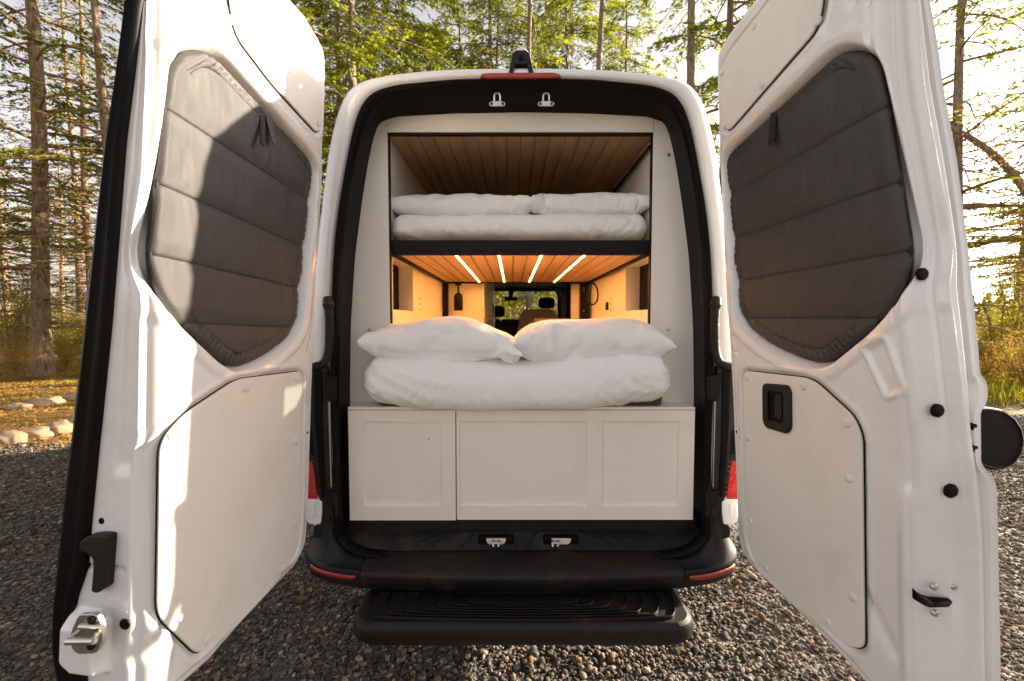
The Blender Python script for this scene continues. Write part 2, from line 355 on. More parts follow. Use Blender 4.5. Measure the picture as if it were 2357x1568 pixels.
# ---- brake light and camera on the roof edge
P=[(1104,177),(1108,169),(1125,167),(1275,166),(1290,170),(1293,178),(1275,179),(1122,180)]
A=np.array([onY(u,v,-.03) for u,v in P]); B=np.array([onY(u,v,-.03) for u,v in P])+np.array((0,.14,.012))
MB().prism(A,B).done('brake_light','brake',van,bevel=.006,segs=3)
cam=empty('roof_camera',(0,0,0),van)
def arch(us,Y,th,name,m,par,bev=.008):
    A=np.array([onY(u,v,Y) for u,v in us]); B=A+np.array((0,th,0)); return MB().prism(A,B).done(name,m,par,bevel=bev,segs=3)
arch([(1170,172),(1176,140),(1180,122),(1188,115),(1210,115),(1219,122),(1223,140),(1229,172),(1217,172),(1215,147),(1185,147),(1182,172)],-.01,.05,'camera_housing','plastic',cam,.003)
arch([(1177,136),(1182,118),(1190,109),(1199,106.5),(1209,109),(1217,118),(1222,136)],.041,.16,'camera_cap','paint',cam,.01)
arch([(1184,147),(1216,147),(1217,164),(1183,164)],.03,.004,'camera_window','glass',cam,.0)
p=onY(1200,134,-.01); MB().disc(p,(0,-1,0),.011,.006).done('camera_lens','rubber',cam,smooth=True)
arch([(1168,171),(1231,171),(1229,167.5),(1170,167.5)],-.012,.2,'camera_base','rubber',cam,.002)
# hooks
for u in (1144.5,1257):
    Y=.045; P=[onY(u+a,v,Y) for a,v in ((-19,241),(-18,236),(-10,233),(10,233),(18,236),(19,241),(14,244),(-14,244))]
    P2=rnd_poly(np.array(P)[:,[0,2]],.006,4); A=np.array([(p[0],Y,p[1]) for p in P2]); h=MB().prism(A,A+np.array((0,.006,0)))
    c=onY(u,222,Y); w_=.013
    lp=[c+np.array((-w_,0,-.02)),c+np.array((-w_,-.004,.004)),c+np.array((-w_*.6,-.004,.012)),c+np.array((w_*.6,-.004,.012)),c+np.array((w_,-.004,.004)),c+np.array((w_,0,-.02))]
    h.tube(resamp(lp,16),[.0042]*16,8)
    ho=h.done('door_catch','steel',van,smooth=True,auto=40)
    for a in (-13,13): MB().disc(onY(u+a,239,Y),(0,-1,0),.006,.003).done('screw','darkmetal',ho)
# ---- doors --------------------------------------------------------
def frame(side):
    X=-.843 if side<0 else .815
    P0=np.array((X,-.1,1.66)); v=np.array((side*.113,-.9936,0)); u=np.array((-side*.04,0,1)); u/=np.linalg.norm(u)
    n=np.cross(u,v)*(1 if side<0 else -1)
    return P0,v,u,n
def D(side,s,t,h=0):
    P0,v,u,n=frame(side); s=np.asarray(s,float)[...,None]; t=np.asarray(t,float)[...,None]-1.66; h=np.asarray(h,float)[...,None]
    return P0+s*v+t*u+h*n
def ST(side,us,h=0):
    P0,v,u,n=frame(side); o=[]
    for p in us:
        d=onplane(p[0],p[1],P0+n*h,n)-P0-n*h; s=d@v; t=d@u; vu=u@v; S=(s-t*vu)/(1-vu*vu); o.append((S,t-S*vu+1.66))
    return np.array(o)
def SP(side,us,e=0):
    P0,v,u,n=frame(side); out=[]
    for p in us:
        t_=1.5
        for _ in range(6):
            s_=float(ITs(DOOR[side]['sO'],np.array([t_]))[0])+e; Q=P0+s_*v; q=onplane(p[0],p[1],Q,v); t_=1.66+(q-P0)@u
        out.append(((q-Q)@n,t_,q))
    return out
DOOR={
 -1:dict(sH=[(.62,.60),(.64,.50),(.648,.42),(.656,.2),(.675,.15),(.70,.105),(.745,.076),(.88,.066),(1.35,.054),(1.69,.045),(2.06,.018),(2.43,.006),(2.61,.0),(2.73,.004),(2.765,.025),(2.79,.08),(2.807,.15),(2.815,.25)],
   sF=[(.6,.795),(.925,.787),(1.37,.770),(2.07,.766),(2.44,.757),(2.7,.74),(2.78,.70),(2.815,.6)],
   sO=[(.6,.812),(.925,.803),(1.37,.788),(2.07,.783),(2.44,.774),(2.7,.757),(2.78,.717),(2.815,.62)],
   edge=[(333,-40),(324,0),(308,154),(288,319),(275,500),(262,668),(256,748),(230,1009),(212,1200),(205,1300),(178,1380),(174,1500),(200,1520),(205,1568),(206,1640)],
   win=([(.068,2.285),(.60,2.418),(.705,2.33),(.762,1.82),(.748,1.735),(.69,1.66),(.545,1.543),(.49,1.514),(.42,1.518),(.328,1.543),(.205,1.598),(.163,1.65),(.152,1.75),(.10,2.08)],[.06,.10,.07,.04,.05,.04,.04,.03,.05,.06,.05,.05,.06,.15]),
   up=[(.035,2.655),(.10,2.725),(.49,2.755),(.548,2.60),(.515,2.505),(.35,2.452),(.08,2.403),(.045,2.43)],
   low=[(.150,1.457),(.50,1.472),(.69,1.405),(.765,1.35),(.772,.895),(.64,.683),(.43,.692),(.17,.73),(.148,.82)],
   screws=[(.463,1.437),(.182,1.428),(.734,1.355),(.736,1.196),(.701,.841),(.612,.71),(.252,.722),(.181,.862),(.183,1.187)],
   ups=[(1033,90),(1300,112),(1432,320),(1265,380),(1425,555)],
   lines=[[(411,265),(704,457)],[(388,432),(701,568)],[(375,591),(696,665)],[(425,744),(690,755)]],
   emb=[(.722,1.607),(.664,1.585),(.697,1.468),(.747,1.473)],dots=[(1340,463),(1353,474),(1340,498)]),
 1:dict(sH=[(.62,.74),(.64,.68),(.655,.6),(.668,.5),(.68,.241),(.70,.17),(.722,.138),(.783,.112),(1.08,.102),(1.45,.085),(1.6,.073),(1.96,.052),(2.28,.03),(2.66,.023),(2.73,.028),(2.755,.055),(2.775,.13),(2.79,.25),(2.8,.34)],
   sF=[(.6,.863),(.796,.863),(1.19,.856),(1.318,.852),(1.587,.82),(1.894,.787),(2.23,.752),(2.45,.741),(2.7,.72),(2.8,.6)],
   sO=[(.6,.880),(.8,.88),(1.19,.872),(1.318,.868),(1.587,.836),(1.894,.803),(2.23,.768),(2.45,.757),(2.7,.736),(2.8,.62)],
   edge=[(2134,-40),(2140,0),(2158,103),(2199,360),(2224,565),(2247,805),(2250,851),(2253,862),(2265,873),(2268,905),(2264,928),(2251,943),(2251,1060),(2262,1078),(2278,1092),(2287,1114),(2290,1250),(2294,1568),(2296,1640)],
   win=([(.066,2.31),(.61,2.406),(.708,2.33),(.787,1.84),(.786,1.77),(.753,1.70),(.695,1.64),(.57,1.543),(.52,1.531),(.455,1.537),(.312,1.574),(.180,1.640),(.142,1.69),(.132,1.78),(.078,2.2)],[.06,.12,.07,.04,.04,.05,.04,.03,.03,.05,.06,.05,.05,.06,.1]),
   up=[(.068,2.65),(.13,2.685),(.50,2.745),(.572,2.58),(.548,2.505),(.38,2.462),(.12,2.394),(.085,2.42)],
   low=[(.183,1.463),(.52,1.477),(.665,1.39),(.690,1.34),(.696,.75),(.655,.72),(.47,.722),(.235,.733),(.194,.81)],
   screws=[(.206,1.435),(.487,1.448),(.644,1.367),(.65,1.211),(.662,.875),(.579,.741),(.303,.752),(.218,.888),(.211,1.206)],
   ups=[(588,95),(302,118),(158,325),(338,380),(170,560)],
   lines=[[(2024,252),(1693,437)],[(2047,426),(1703,544)],[(2063,583),(1713,645)],[(2004,733),(1708,733)]],
   emb=[(.692,1.587),(.756,1.617),(.803,1.482),(.76,1.457)],dots=[(216,471),(231,460),(231,496)]),
}
def IT(tab,t): a=np.array(tab); return np.interp(t,a[:,0],a[:,1])
def ITs(tab,t,w=.02):
    return (IT(tab,t-w)+IT(tab,t+w)+2*IT(tab,t))/4
doors={}
for sd_ in (-1,1):
    q_=[(t_,-h_) for h_,t_,_ in SP(sd_,DOOR[sd_]['edge'])]; q_.sort(); q_=[(.5,q_[0][1])]+q_+[(2.9,max(.03,q_[-1][1]-.03))]
    DOOR[sd_]['ho']=q_
def build_door(side):
    d=DOOR[side]; NTk=560; NS=190; NQ=60
    t=np.linspace(.622,2.812 if side<0 else 2.797,NTk)
    sH=IT(d['sH'],t); sF=ITs(d['sF'],t); sO=ITs(d['sO'],t); ho=ITs(d['ho'],t,.008)
    W=rnd_poly(*d['win'],n=8); UP=rnd_poly(d['up'],.035); LW=rnd_poly(d['low'],.04)
    OUT=np.concatenate([np.stack([sH,t],1),np.stack([sF,t],1)[::-1]])[::6]
    a=np.linspace(0,1,NS); S=sH[:,None]+(sF-sH)[:,None]*a; T=np.repeat(t[:,None],NS,1)
    H=np.zeros_like(S)
    dW=sdf(S,T,W); H-=.052*sm((.030-dW)/.036)          # window well with a broad soft lip
    H+=.004*sm((.07-dW)/.02)*sm((dW-.02)/.03)
    for P in (UP,LW):
        dd=sdf(S,T,P); H-=.009*sm((.014-dd)/.007)
        H+=.0025*sm((.035-dd)/.01)*sm((dd-.014)/.01)
    dO=-sdf(S,T,OUT); H-=.022*(1-np.clip(dO/.022,0,1))**2
    H-=.006*sm((.045-dO)/.012)                      # stepped rim
    E=rnd_poly(d['emb'],.012,4); de=sdf(S,T,E); H+=.005*np.exp(-(de/.0075)**2)*(S*0+1)
    H-=.004*sm(-de/.02)
    # pressed ribs near the top free corner
    for p0,p1 in (((.60,2.80),(.66,2.50)),((.68,2.80),(.70,2.52))):
        H-=.008*np.exp(-(segd(S,T,p0,p1)/.012)**2)
    H-=.006*sm((.03-sdf(S,T,rnd_poly([(.58,2.48),(.70,2.47),(.71,2.76),(.56,2.78)],.03)))/.02)
    # small triangular pressing beside the hinge
    tri=rnd_poly([(.075,1.63),(.115,1.53),(.075,1.53)] if side<0 else [(.10,1.63),(.155,1.53),(.10,1.53)],.01,4)
    H-=.004*np.exp(-(sdf(S,T,tri)/.006)**2)
    # soft broad shape below the window, free side
    H+=.008*sm((t[:,None]-.70)/.1)*sm((1.27-T)/.05)*sm((S-(sF[:,None]-.075))/.03)*sm((sF[:,None]-.012-S)/.02)
    H-=.010*np.exp(-(segd(S,T,(.70,.90),(.78,.80))/.02)**2)
    H+=.0012*np.sin(S*23+T*9)*np.sin(T*17+S*5)*.4
    pts=[]
    pts+= [(sH+.05,-.055-.0*sH),(sH-.002,-.055-.0*sH),(sH-.006,-.045+0*sH),(sH-.006,-.032+0*sH)]
    cols=[D(side,s_,t,h_) for s_,h_ in pts]
    cols+= [D(side,S[:,j],t,H[:,j]-0.0) for j in range(NS)]
    kr=np.exp(-((np.arange(-80,81))/32.)**2); kr/=kr.sum(); hoS=np.convolve(np.pad(ho,80,mode='edge'),kr,'valid')
    hEnd=H[:,-1]
    for q in np.linspace(0.02,1,NQ):
        s_=sF+(sO-sF)*sm(q*6); h_=hEnd*(1-q)-(hoS*q+(ho-hoS)*sm((q-.80)/.16))
        hh=h_; bump=np.zeros_like(t)
        if side>0:
            rc=.50+.06*np.sin(t*2.2); bump+=.014*np.exp(-((q-rc)/.055)**2); bump-=.014*sm((q-.74)/.05)*(t>0)
            bump+=.012*sm((q-.86)/.04)
            bump-=.010*sm((q-.05)/.06)*sm((.42-q)/.06)*sm((t-.95)/.06)*0.6
        else:
            bump-=.012*sm((q-.12)/.1)*sm((.62-q)/.1)*sm((t-1.25)/.05)*.7
            bump+=.012*sm((q-.28)/.1)*sm((.85-q)/.15)*sm((1.27-t)/.05)*sm((t-1.13)/.05)*0
            bump+=.034*sm((q-.40)/.16)*sm((t-.755)/.02)*sm((.925-t)/.05)
            bump-=.010*np.exp(-((t-1.025)/.007)**2)*sm((q-.2)/.1)*.6
            bump-=.008*np.exp(-((t-.70)/.007)**2)*sm((q-.2)/.1)
        cols.append(D(side,s_+bump,t,hh))
    cols.append(D(side,sO+.0,t,-ho-.006)); cols.append(D(side,sO-.02,t,-ho-.012))
    for a_ in (.75,.5,.25,.0):
        cols.append(D(side,sH+.02+(sO-.02-sH-.02)*a_,t,-.075-(ho-.06)*a_**1.3-.0))
    G=np.array(cols)          # columns x rows
    if side<0: G=G
    b=MB(); b.grid(G,closeu=True)
    nc=len(cols); b.f+=[tuple(i*NTk for i in range(nc)),tuple(i*NTk+NTk-1 for i in range(nc))[::-1]]
    if side>0: b.f=[tuple(f)[::-1] for f in b.f]
    o=b.done('rear_door','paint',van,smooth=True); doors[side]=o
    o['label']='left rear door, inner face partly sunlit, black rubber edge and steel latch' if side<0 else 'right rear door, inner face in shade with black pull recess'
    me=o.data; me.set_sharp_from_angle(angle=R(60))
    # trim panels
    nn=frame(side)[3]
    def trim(P,name):
        P=np.asarray(P); A=D(side,P[:,0],P[:,1],-.0065); B=D(side,P[:,0],P[:,1],.0005); Pi=poly_inset(P,.0025); Cc=D(side,Pi[:,0],Pi[:,1],.0025)
        n_=len(P); V=np.concatenate([A,B,Cc]); f=[(i,(i+1)%n_,n_+(i+1)%n_,n_+i) for i in range(n_)]+[(n_+i,n_+(i+1)%n_,2*n_+(i+1)%n_,2*n_+i) for i in range(n_)]+[tuple(range(2*n_,3*n_))]
        return mk(name,V,f,'trim',o)
    trim(UP,'trim_panel'); tp=trim(LW,'trim_panel')
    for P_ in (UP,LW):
        Po=poly_inset(P_,-.0016); Po=resamp(np.concatenate([Po,Po[:1]]),160); MB().tube(D(side,Po[:,0],Po[:,1],-.0055),[.0021]*160,6,cap=False).done('panel_gap_shade','rubber',o,smooth=True)  # dark tube added to draw the shade in the gap around each panel
    kk=(.5138,0,0) if side<0 else (.5136,1582.5,0)
    scr=[tuple(p) for p in d['screws']]+[tuple(p) for p in ST(side,[(kk[1]+kk[0]*a_,kk[0]*b_) for a_,b_ in d['ups']])]
    for s_,t_ in scr:
        c=D(side,s_,t_,.0025); b=MB(); b.disc(c,nn,.0125,.005,20,.55); so=b.done('screw','screw',o,smooth=True,auto=50)
    # trim edge gap: real groove, its shade deepened by the added dark tube; three small holes
    k2=(.5231,0,748) if side<0 else (.523,1582.5,748)
    for s_,t_ in ST(side,[(k2[1]+k2[0]*a_,k2[2]+k2[0]*b_) for a_,b_ in d['dots']]):
        MB().disc(D(side,s_,t_,.0),nn,.0055,.0015,14,.9).done('hole_plug','rubber',o)
    # outer window glass
    Wi=rnd_poly([(.12,1.66),(.70,1.66),(.68,2.3),(.12,2.3)],.05)
    oh=lambda s_,t_:-.075-(IT(d['ho'],t_)-.06)*((s_-IT(d['sH'],t_))/(IT(d['sO'],t_)-IT(d['sH'],t_)))**1.3-.012
    A=D(side,Wi[:,0],Wi[:,1],oh(Wi[:,0],Wi[:,1])); B=D(side,Wi[:,0],Wi[:,1],oh(Wi[:,0],Wi[:,1])+.008)
    MB().prism(A,B).done('window_pane','rubber',o)
    return o,W,t
for side in (-1,1):
    o,W,tt=build_door(side); d=DOOR[side]; nn=frame(side)[3]; vv=frame(side)[1]
    # ---- quilted window cover, a thing of its own
    L=[ST(side,l,-.02) for l in d['lines']]
    ts=np.linspace(W[:,1].min()+.001,W[:,1].max()-.001,260); rowsS=[]
    for t_ in ts:
        xs_=[]
        for i in range(len(W)):
            a_,b_=W[i],W[(i+1)%len(W)]
            if (a_[1]<=t_)!=(b_[1]<=t_): xs_.append(a_[0]+(b_[0]-a_[0])*(t_-a_[1])/(b_[1]-a_[1]))
        rowsS.append((min(xs_)+.002,max(xs_)-.002))
    rowsS=np.array(rowsS); a=np.linspace(0,1,170); S=rowsS[:,:1]+(rowsS[:,1:]-rowsS[:,:1])*a; T=np.repeat(ts[:,None],170,1)
    H=np.full_like(S,-.034); dB=-sdf(S,T,W)
    seam=np.full_like(S,1e9)
    for l in L:
        sl=(l[1][1]-l[0][1])/(l[1][0]-l[0][0]); seam=np.minimum(seam,np.abs(T-(l[0][1]+sl*(S-l[0][0])))/math.hypot(1,sl))
    band=np.abs(dB-.034)*1.0
    onband=(S<rowsS.mean(1)[:,None]+.22)
    band=np.where(onband,band,1)
    seam2=np.minimum(seam,band)
    H+=.0065*sm(seam/.05)-.0055*np.exp(-(seam/.0055)**2)-.0045*np.exp(-(band/.005)**2)
    H-=.010*(1-sm(dB/.010))
    # soft wrinkles
    N1=np.array([[noise.noise(Vector((s_*5+side*3,t_*7,.3)))+.5*noise.noise(Vector((s_*16,t_*11,4+side)))+.25*noise.noise(Vector((s_*55,t_*16,9))) for s_,t_ in zip(S[i,::3],T[i,::3])] for i in range(0,260,3)])
    yi=np.clip(np.arange(260)/3,0,N1.shape[0]-1); xi=np.clip(np.arange(170)/3,0,N1.shape[1]-1)
    y0=yi.astype(int); x0=xi.astype(int); y1=np.minimum(y0+1,N1.shape[0]-1); x1=np.minimum(x0+1,N1.shape[1]-1); fy=(yi-y0)[:,None]; fx=(xi-x0)[None]
    NN=(N1[y0][:,x0]*(1-fx)+N1[y0][:,x1]*fx)*(1-fy)+(N1[y1][:,x0]*(1-fx)+N1[y1][:,x1]*fx)*fy
    H+=.0055*NN*sm(dB/.05)
    H+=.0015*np.sin(np.where(dB<.034,(S+T)*260,0))*sm(dB/.008)*sm((.032-dB)/.008)*onband
    G=D(side,S,T,H); b=MB(); b.grid(G); 
    if side<0: b.f=[f[::-1] for f in b.f]
    lab='charcoal quilted window cover in the left rear door, upper part bleached by sun' if side<0 else 'charcoal quilted window cover in the right rear door, fully in shade'
    base=D(side,.4,1.52,-.03); cov=empty('window_cover',base); tag(cov,lab,'window cover','quilted rear door window covers')
    def rel(o_): o_.location=-Vector(base); return o_
    c_=rel(b.done('quilt','fab',cov,smooth=True))
    md=c_.modifiers.new('s','SOLIDIFY'); md.thickness=.012; md.offset=-1 if side<0 else -1
    Wc=np.concatenate([W,W[:1]]); Wr=resamp(Wc,220); pts=D(side,Wr[:,0],Wr[:,1],-.036)
    rel(MB().tube(pts,[.0075]*220,8).done('binding','fabedge',cov,smooth=True))
    # pull strap and tabs
    def strip(us,h0,h1,name,m='fabedge'):
        P=ST(side,us,h0); A=D(side,P[:,0],P[:,1],np.array(h1)); B=A+nn*.003
        return rel(MB().prism(A,B).done(name,m,cov))
    if side<0:
        strip([(601,268),(610,262),(590,338),(583,330)],-.012,[-.018,-.018,.01,.01],'pull_strap')
        strip([(613,263),(626,268),(624,336),(614,328)],-.012,[-.018,-.018,.006,.006],'pull_strap','fab')
        strip([(536,812),(552,812),(556,828),(538,824)],-.02,[-.02]*4,'tab'); strip([(690,608),(695,608),(694,632),(690,632)],-.02,[-.022]*4,'tab')
    else:
        strip([(1772,262),(1786,255),(1796,328),(1780,335)],-.012,[-.018,-.018,.006,.006],'pull_strap')
        strip([(1842,800),(1858,800),(1860,822),(1844,820)],-.02,[-.02]*4,'tab'); strip([(1690,585),(1697,585),(1699,610),(1692,610)],-.02,[-.022]*4,'tab')
# left door: rubber edge, latch, emergency handle, plugs
d=DOOR[-1]; o=doors[-1]
t=np.linspace(.60,2.82,160)
hw=ITs(d['ho'],t)-.004; q_=sorted([(t_,-h_) for h_,t_,_ in SP(-1,[(302,-40),(293,0),(270,180),(241,385),(221,565),(201,748),(178,957),(157,1140),(139,1323),(131,1428),(133,1506),(144,1568),(150,1640)])]); hs=ITs(q_,t,.02)
so=ITs(d['sO'],t)
prof=[(0,-.02),(0,.006),(.08,.014),(.25,.018),(.45,.011),(.55,.011),(.75,.018),(.92,.012),(1,.0),(1,-.03),(.5,-.04)]
G=np.array([D(-1,so+ds,t,-(hw+(hs-hw)*q)) for q,ds in prof]); b=MB(); b.grid(G,closeu=True); n_=160
b.f+=[tuple(i*n_ for i in range(len(prof))),tuple(i*n_+n_-1 for i in range(len(prof)))[::-1]]
b.done('weatherstrip','rubber',o,smooth=True,auto=50)
def sf(h,t_,e=0): return D(-1,IT(d['sO'],t_)+e,t_,h)
vn=frame(-1)[1]; nn=frame(-1)[3]; uu=frame(-1)[2]
K7=500/1081/1.7378
def p7(us,e): return [q for _,_,q in SP(-1,[(86.32+K7*a,1150.9+K7*b_) for a,b_ in us],e)]
for us in ((557,182),(540,452)): MB().disc(p7([us],.001)[0],vn,.009,.002).done('hole_plug','rubber',o)
def flatp(us,e0_,e1_,r_): 
    U2=rnd_poly(us,r_,5); return MB().prism(p7(U2,e0_),[q+vn*(e1_-e0_) for q in p7(U2,e0_)])
flatp([(455,320),(530,270),(610,262),(700,268),(700,330),(690,450),(672,715),(600,762),(550,745),(565,560),(565,470),(520,420),(445,398)],.0,.026,22).done('release_handle','plastic',o,bevel=.006,segs=3)
e0=.040
lt=flatp([(400,965),(550,962),(600,1060),(606,1170),(560,1295),(390,1305),(340,1260),(330,1120)],e0-.012,e0,40).done('latch_plate','steel',o,bevel=.0015)
b=MB()
A_=p7([(355,1145),(530,1140)],e0); L0=p7([(255,1225),(490,1222)],e0+.055)
b.tube([A_[0],A_[0]*.6+L0[0]*.4+vn*.004,L0[0]],[.0075,.0065,.0065],10); b.tube([A_[1],A_[1]*.6+L0[1]*.4+vn*.004,L0[1]],[.0075,.0065,.0065],10)
b.tube([L0[0],L0[1]],[.0072]*2,10); b.done('latch_loop','steel',o,smooth=True,auto=50)
A_=p7([(370,1095),(555,1100)],e0+.006); MB().tube(A_,[.007]*2,10).done('latch_bar','steel',o,smooth=True,auto=50)
for us in ((470,1035),(465,1262)): MB().disc(p7([us],e0)[0],vn,.010,.005).done('bolt','darkmetal',o,smooth=True,auto=40)
MB().disc(p7([(755,1075)],.004)[0],vn,.014,.003).done('hole_plug','rubber',o)
# right door: plugs, pull handle, slot, outer dome handle
d=DOOR[1]; o=doors[1]; vn=frame(1)[1]; nn=frame(1)[3]
def sr(h,t_,e=0): return D(1,IT(d['sO'],t_)+e,t_,h)
K8=546/671/1.7378
def p8(us,e): return [q for _,_,q in SP(1,[(2042.8+K8*a,834.4+K8*b_) for a,b_ in us],e)]
for us,r_,e in (((242,236),.016,.0),((308,630),.017,0),((414,314),.009,-.004),((420,422),.009,-.004),((167,-434),.015,-.002)):
    MB().disc(p8([us],e-.004)[0],vn,r_,.007).done('hole_plug','rubber',o,smooth=True,auto=40)
for us in ((226,1101),(320,1100),(231,1232)): MB().disc(p8([us],-.006)[0],vn,.008,.006).done('rivet','steel',o,smooth=True)
U2=rnd_poly([(120,1105),(150,1135),(200,1150),(300,1158),(322,1180),(300,1203),(205,1205),(180,1195),(122,1160)],9,4)
MB().prism(p8(U2,-.004),p8(U2,.0015)).done('latch_slot','rubber',o)
b=MB(); b.tube(p8([(215,1182),(300,1182)],.003),[.0045]*2,8); b.tube(p8([(140,1140),(210,1185)],.004),[.006]*2,8); b.done('latch_claw','darkmetal',o,smooth=True)
OU=rnd_poly([(.303,1.432),(.425,1.443),(.440,1.425),(.440,1.30),(.420,1.278),(.318,1.274),(.303,1.295)],.022,5)
IN=rnd_poly([(.330,1.412),(.405,1.418),(.408,1.312),(.330,1.304)],.014,6); IN=resamp(np.concatenate([IN,IN[:1]]),len(OU)+1)[:-1]
# match loops by angle
def ang(P,c): return np.arctan2(P[:,1]-c[1],P[:,0]-c[0])
cc=np.array((.37,1.36)); OUs=OU[np.argsort(ang(OU,cc))]; INd=rnd_poly([(.330,1.412),(.405,1.418),(.408,1.312),(.330,1.304)],.014,20)
ia=ang(INd,cc); INs=np.array([INd[np.argmin(np.abs(np.angle(np.exp(1j*(ia-a_)))))] for a_ in ang(OUs,cc)])
OI=poly_inset(OUs,.004)
G=[D(1,OUs[:,0],OUs[:,1],.002),D(1,OUs[:,0],OUs[:,1],.008),D(1,OI[:,0],OI[:,1],.012),D(1,INs[:,0],INs[:,1],.010),D(1,INs[:,0],INs[:,1],.003)]
G=np.array(G); G=np.concatenate([G,G[:,:1]],1); hd=MB().grid(G).done('pull_handle','plastic',o,smooth=True,auto=40)
A=D(1,INs[:,0],INs[:,1],.0035); MB().add(A,[tuple(range(len(A)))]).done('handle_recess','rubber',o)
P=rnd_poly([(.366,1.405),(.398,1.408),(.398,1.322),(.366,1.320)],.012,4); MB().prism(D(1,P[:,0],P[:,1],.0036),D(1,P[:,0],P[:,1],.010)).done('pull_grip','plastic',o,bevel=.003)
# thin rubber along the free edge and the big black outer handle
t=np.linspace(.62,2.79,140); hw=ITs(d['ho'],t,.008); so=ITs(d['sO'],t); t=t[t>0]
G=np.array([D(1,so-ds,t,-(hw+q)) for q,ds in ((.004,.004),(.011,.006),(.013,.014),(.004,.02))]); 
hole=(t>1.28)&(t<1.56)
b=MB(); b.grid(G[:, t<=1.28],closeu=True); b.grid(G[:, t>=1.56],closeu=True); b.done('weatherstrip','rubber',o,smooth=True)
dome=[(2235,945),(2262,938),(2285,938),(2315,944),(2340,960),(2357,986),(2363,1015),(2357,1045),(2340,1070),(2315,1083),(2285,1085),(2262,1078),(2240,1066),(2232,1000)]
# D-shaped handle shell standing proud of the door's outer skin
P0=p8([(500,350)],-.03)[0]; secs=[]
base_=[]
for u_,v_ in dome: base_.append(onplane(u_,v_,P0,vn))
base_=rnd_poly(base_,.006,4); c0=base_.mean(0)
for k,(sc,dv) in enumerate(((.95,-.05),(1.0,-.03),(.995,-.012),(.96,-.002),(.90,.0),(.86,-.003))): secs.append(c0+(base_-c0)*sc+vn*dv)
G=np.array(secs); G=np.concatenate([G,G[:,:1]],1); nb_=len(base_); b=MB(); b.grid(G); b.f+=[tuple(5*(nb_+1)+j for j in range(nb_)),tuple(range(nb_))[::-1]]
b.done('door_handle','rubber',o,smooth=True,auto=24)
# ---- interior ------------------------------------------------------
def bx(name,m,parent,*a,bevel=.002,**k): return MB().box(*a).done(name,m,parent,bevel=bevel,**k)
YP=.19
def X_(u,Y): return onY(u,784,Y)[0]
def Z_(v,Y): return onY(1178,v,Y)[2]
xl,xr=X_(898,YP),X_(1497,YP); zt=Z_(305,YP)
zb=Z_(937,.06)
# side facing boards follow the opening's outline
for sx in (-1,1):
    pts=[p for p in rE if p[0]*sx>0 and p[2]>zb-.1]; P=np.array(pts); P=P[np.argsort(P[:,2])][::3]
    P=P[np.abs(P[:,0])>.6]
    Z=P[:,2]; Xo=P[:,0]+sx*.05
    xi=(xl if sx<0 else xr)
    keep=Z<zt+.13; Z=Z[keep]; Xo=Xo[keep]; top=zt+.2
    loop=[(xi,zb-.05)]+[(x_,z_) for x_,z_ in zip(Xo,Z)]+[(Xo[-1],top),(xi,top)]
    if sx>0: pass
    A=np.array([(p[0],YP,p[1]) for p in loop]); B=A+np.array((0,.018,0))
    if sx<0: A,B=A[::-1],B[::-1]
    o=MB().prism(A,B).done('facing_panel','wall',van,bevel=.0015)
    for v in (357,759):
        u=851 if sx<0 else 1538
        MB().disc(onY(u,v,YP),(0,-1,0),.0085,.006).done('screw','steel',o,smooth=True)
bx('facing_panel','wall',van,xl+.001,xr-.001,YP-.003,YP+.016,zt,zt+.2)
b=MB(); b.box(xl,xr,YP+.0,YP+.02,zt-.012,zt-.001); b.box(xl+.001,xl+.006,YP+.004,YP+.03,zb,zt-.012); b.box(xr-.006,xr-.001,YP+.004,YP+.03,zb,zt-.012)
b.done('opening_trim','darkmetal',van)
# cabinet below the bed
x0,x1=X_(798,.06),X_(1603,.06); z0=Z_(1198,.06); ztop=zb
cab=MB().box(x0+.004,x1-.004,.085,1.95,z0+.005,ztop-.014).done('bed_cabinet','cab',van)
bx('bed_platform','cab',cab,x0,x1,.058,2.0,ztop-.013,ztop,bevel=.0015)
def shaker(xa,xb,za,zc,holes,name='cabinet_door'):
    xs_=sorted({xa,xb,*[h[0] for h in holes],*[h[1] for h in holes]}); zs_=sorted({za,zc,*[h[2] for h in holes],*[h[3] for h in holes]})
    b=MB(); Y=.06; inn=lambda x,z:any(h[0]<x<h[1] and h[2]<z<h[3] for h in holes)
    for i in range(len(xs_)-1):
        for j in range(len(zs_)-1):
            xa_,xb_,za_,zb_=xs_[i],xs_[i+1],zs_[j],zs_[j+1]; h=inn((xa_+xb_)/2,(za_+zb_)/2)
            y=Y+(.011 if h else 0); b.add([(xa_,y,za_),(xb_,y,za_),(xb_,y,zb_),(xa_,y,zb_)],[(0,1,2,3)])
    e=.0025
    for h in holes:
        a=[(h[0],Y,h[2]),(h[1],Y,h[2]),(h[1],Y,h[3]),(h[0],Y,h[3])]; c=[(p[0]+(e if p[0]==h[0] else -e),Y+.0108,p[2]+(e if p[2]==h[2] else -e)) for p in a]
        b.add(a+c,[(i,4+i,4+(i+1)%4,(i+1)%4) for i in range(4)])
    a=[(xa,Y,za),(xb,Y,za),(xb,Y,zc),(xa,Y,zc)]; c=[(p[0],Y+.02,p[2]) for p in a]; b.add(a+c,[(i,(i+1)%4,4+(i+1)%4,4+i) for i in range(4)])
    return b.done(name,'cab',cab)
X=lambda u:X_(u,.06); Zz=lambda v:Z_(v,.06)
shaker(x0,X(1046.5),z0,ztop-.016,[(X(832),X(1014),Zz(1166),Zz(971))])
o=shaker(X(1049.5),x1,z0+.003,ztop-.016,[(X(1056),X(1353),Zz(1165),Zz(970)),(X(1389),X(1568),Zz(1165),Zz(970))])
MB().disc((X(984),.0705,Zz(1012)),(0,-1,0),.003,.001,8).done('keyhole','rubber',cab)
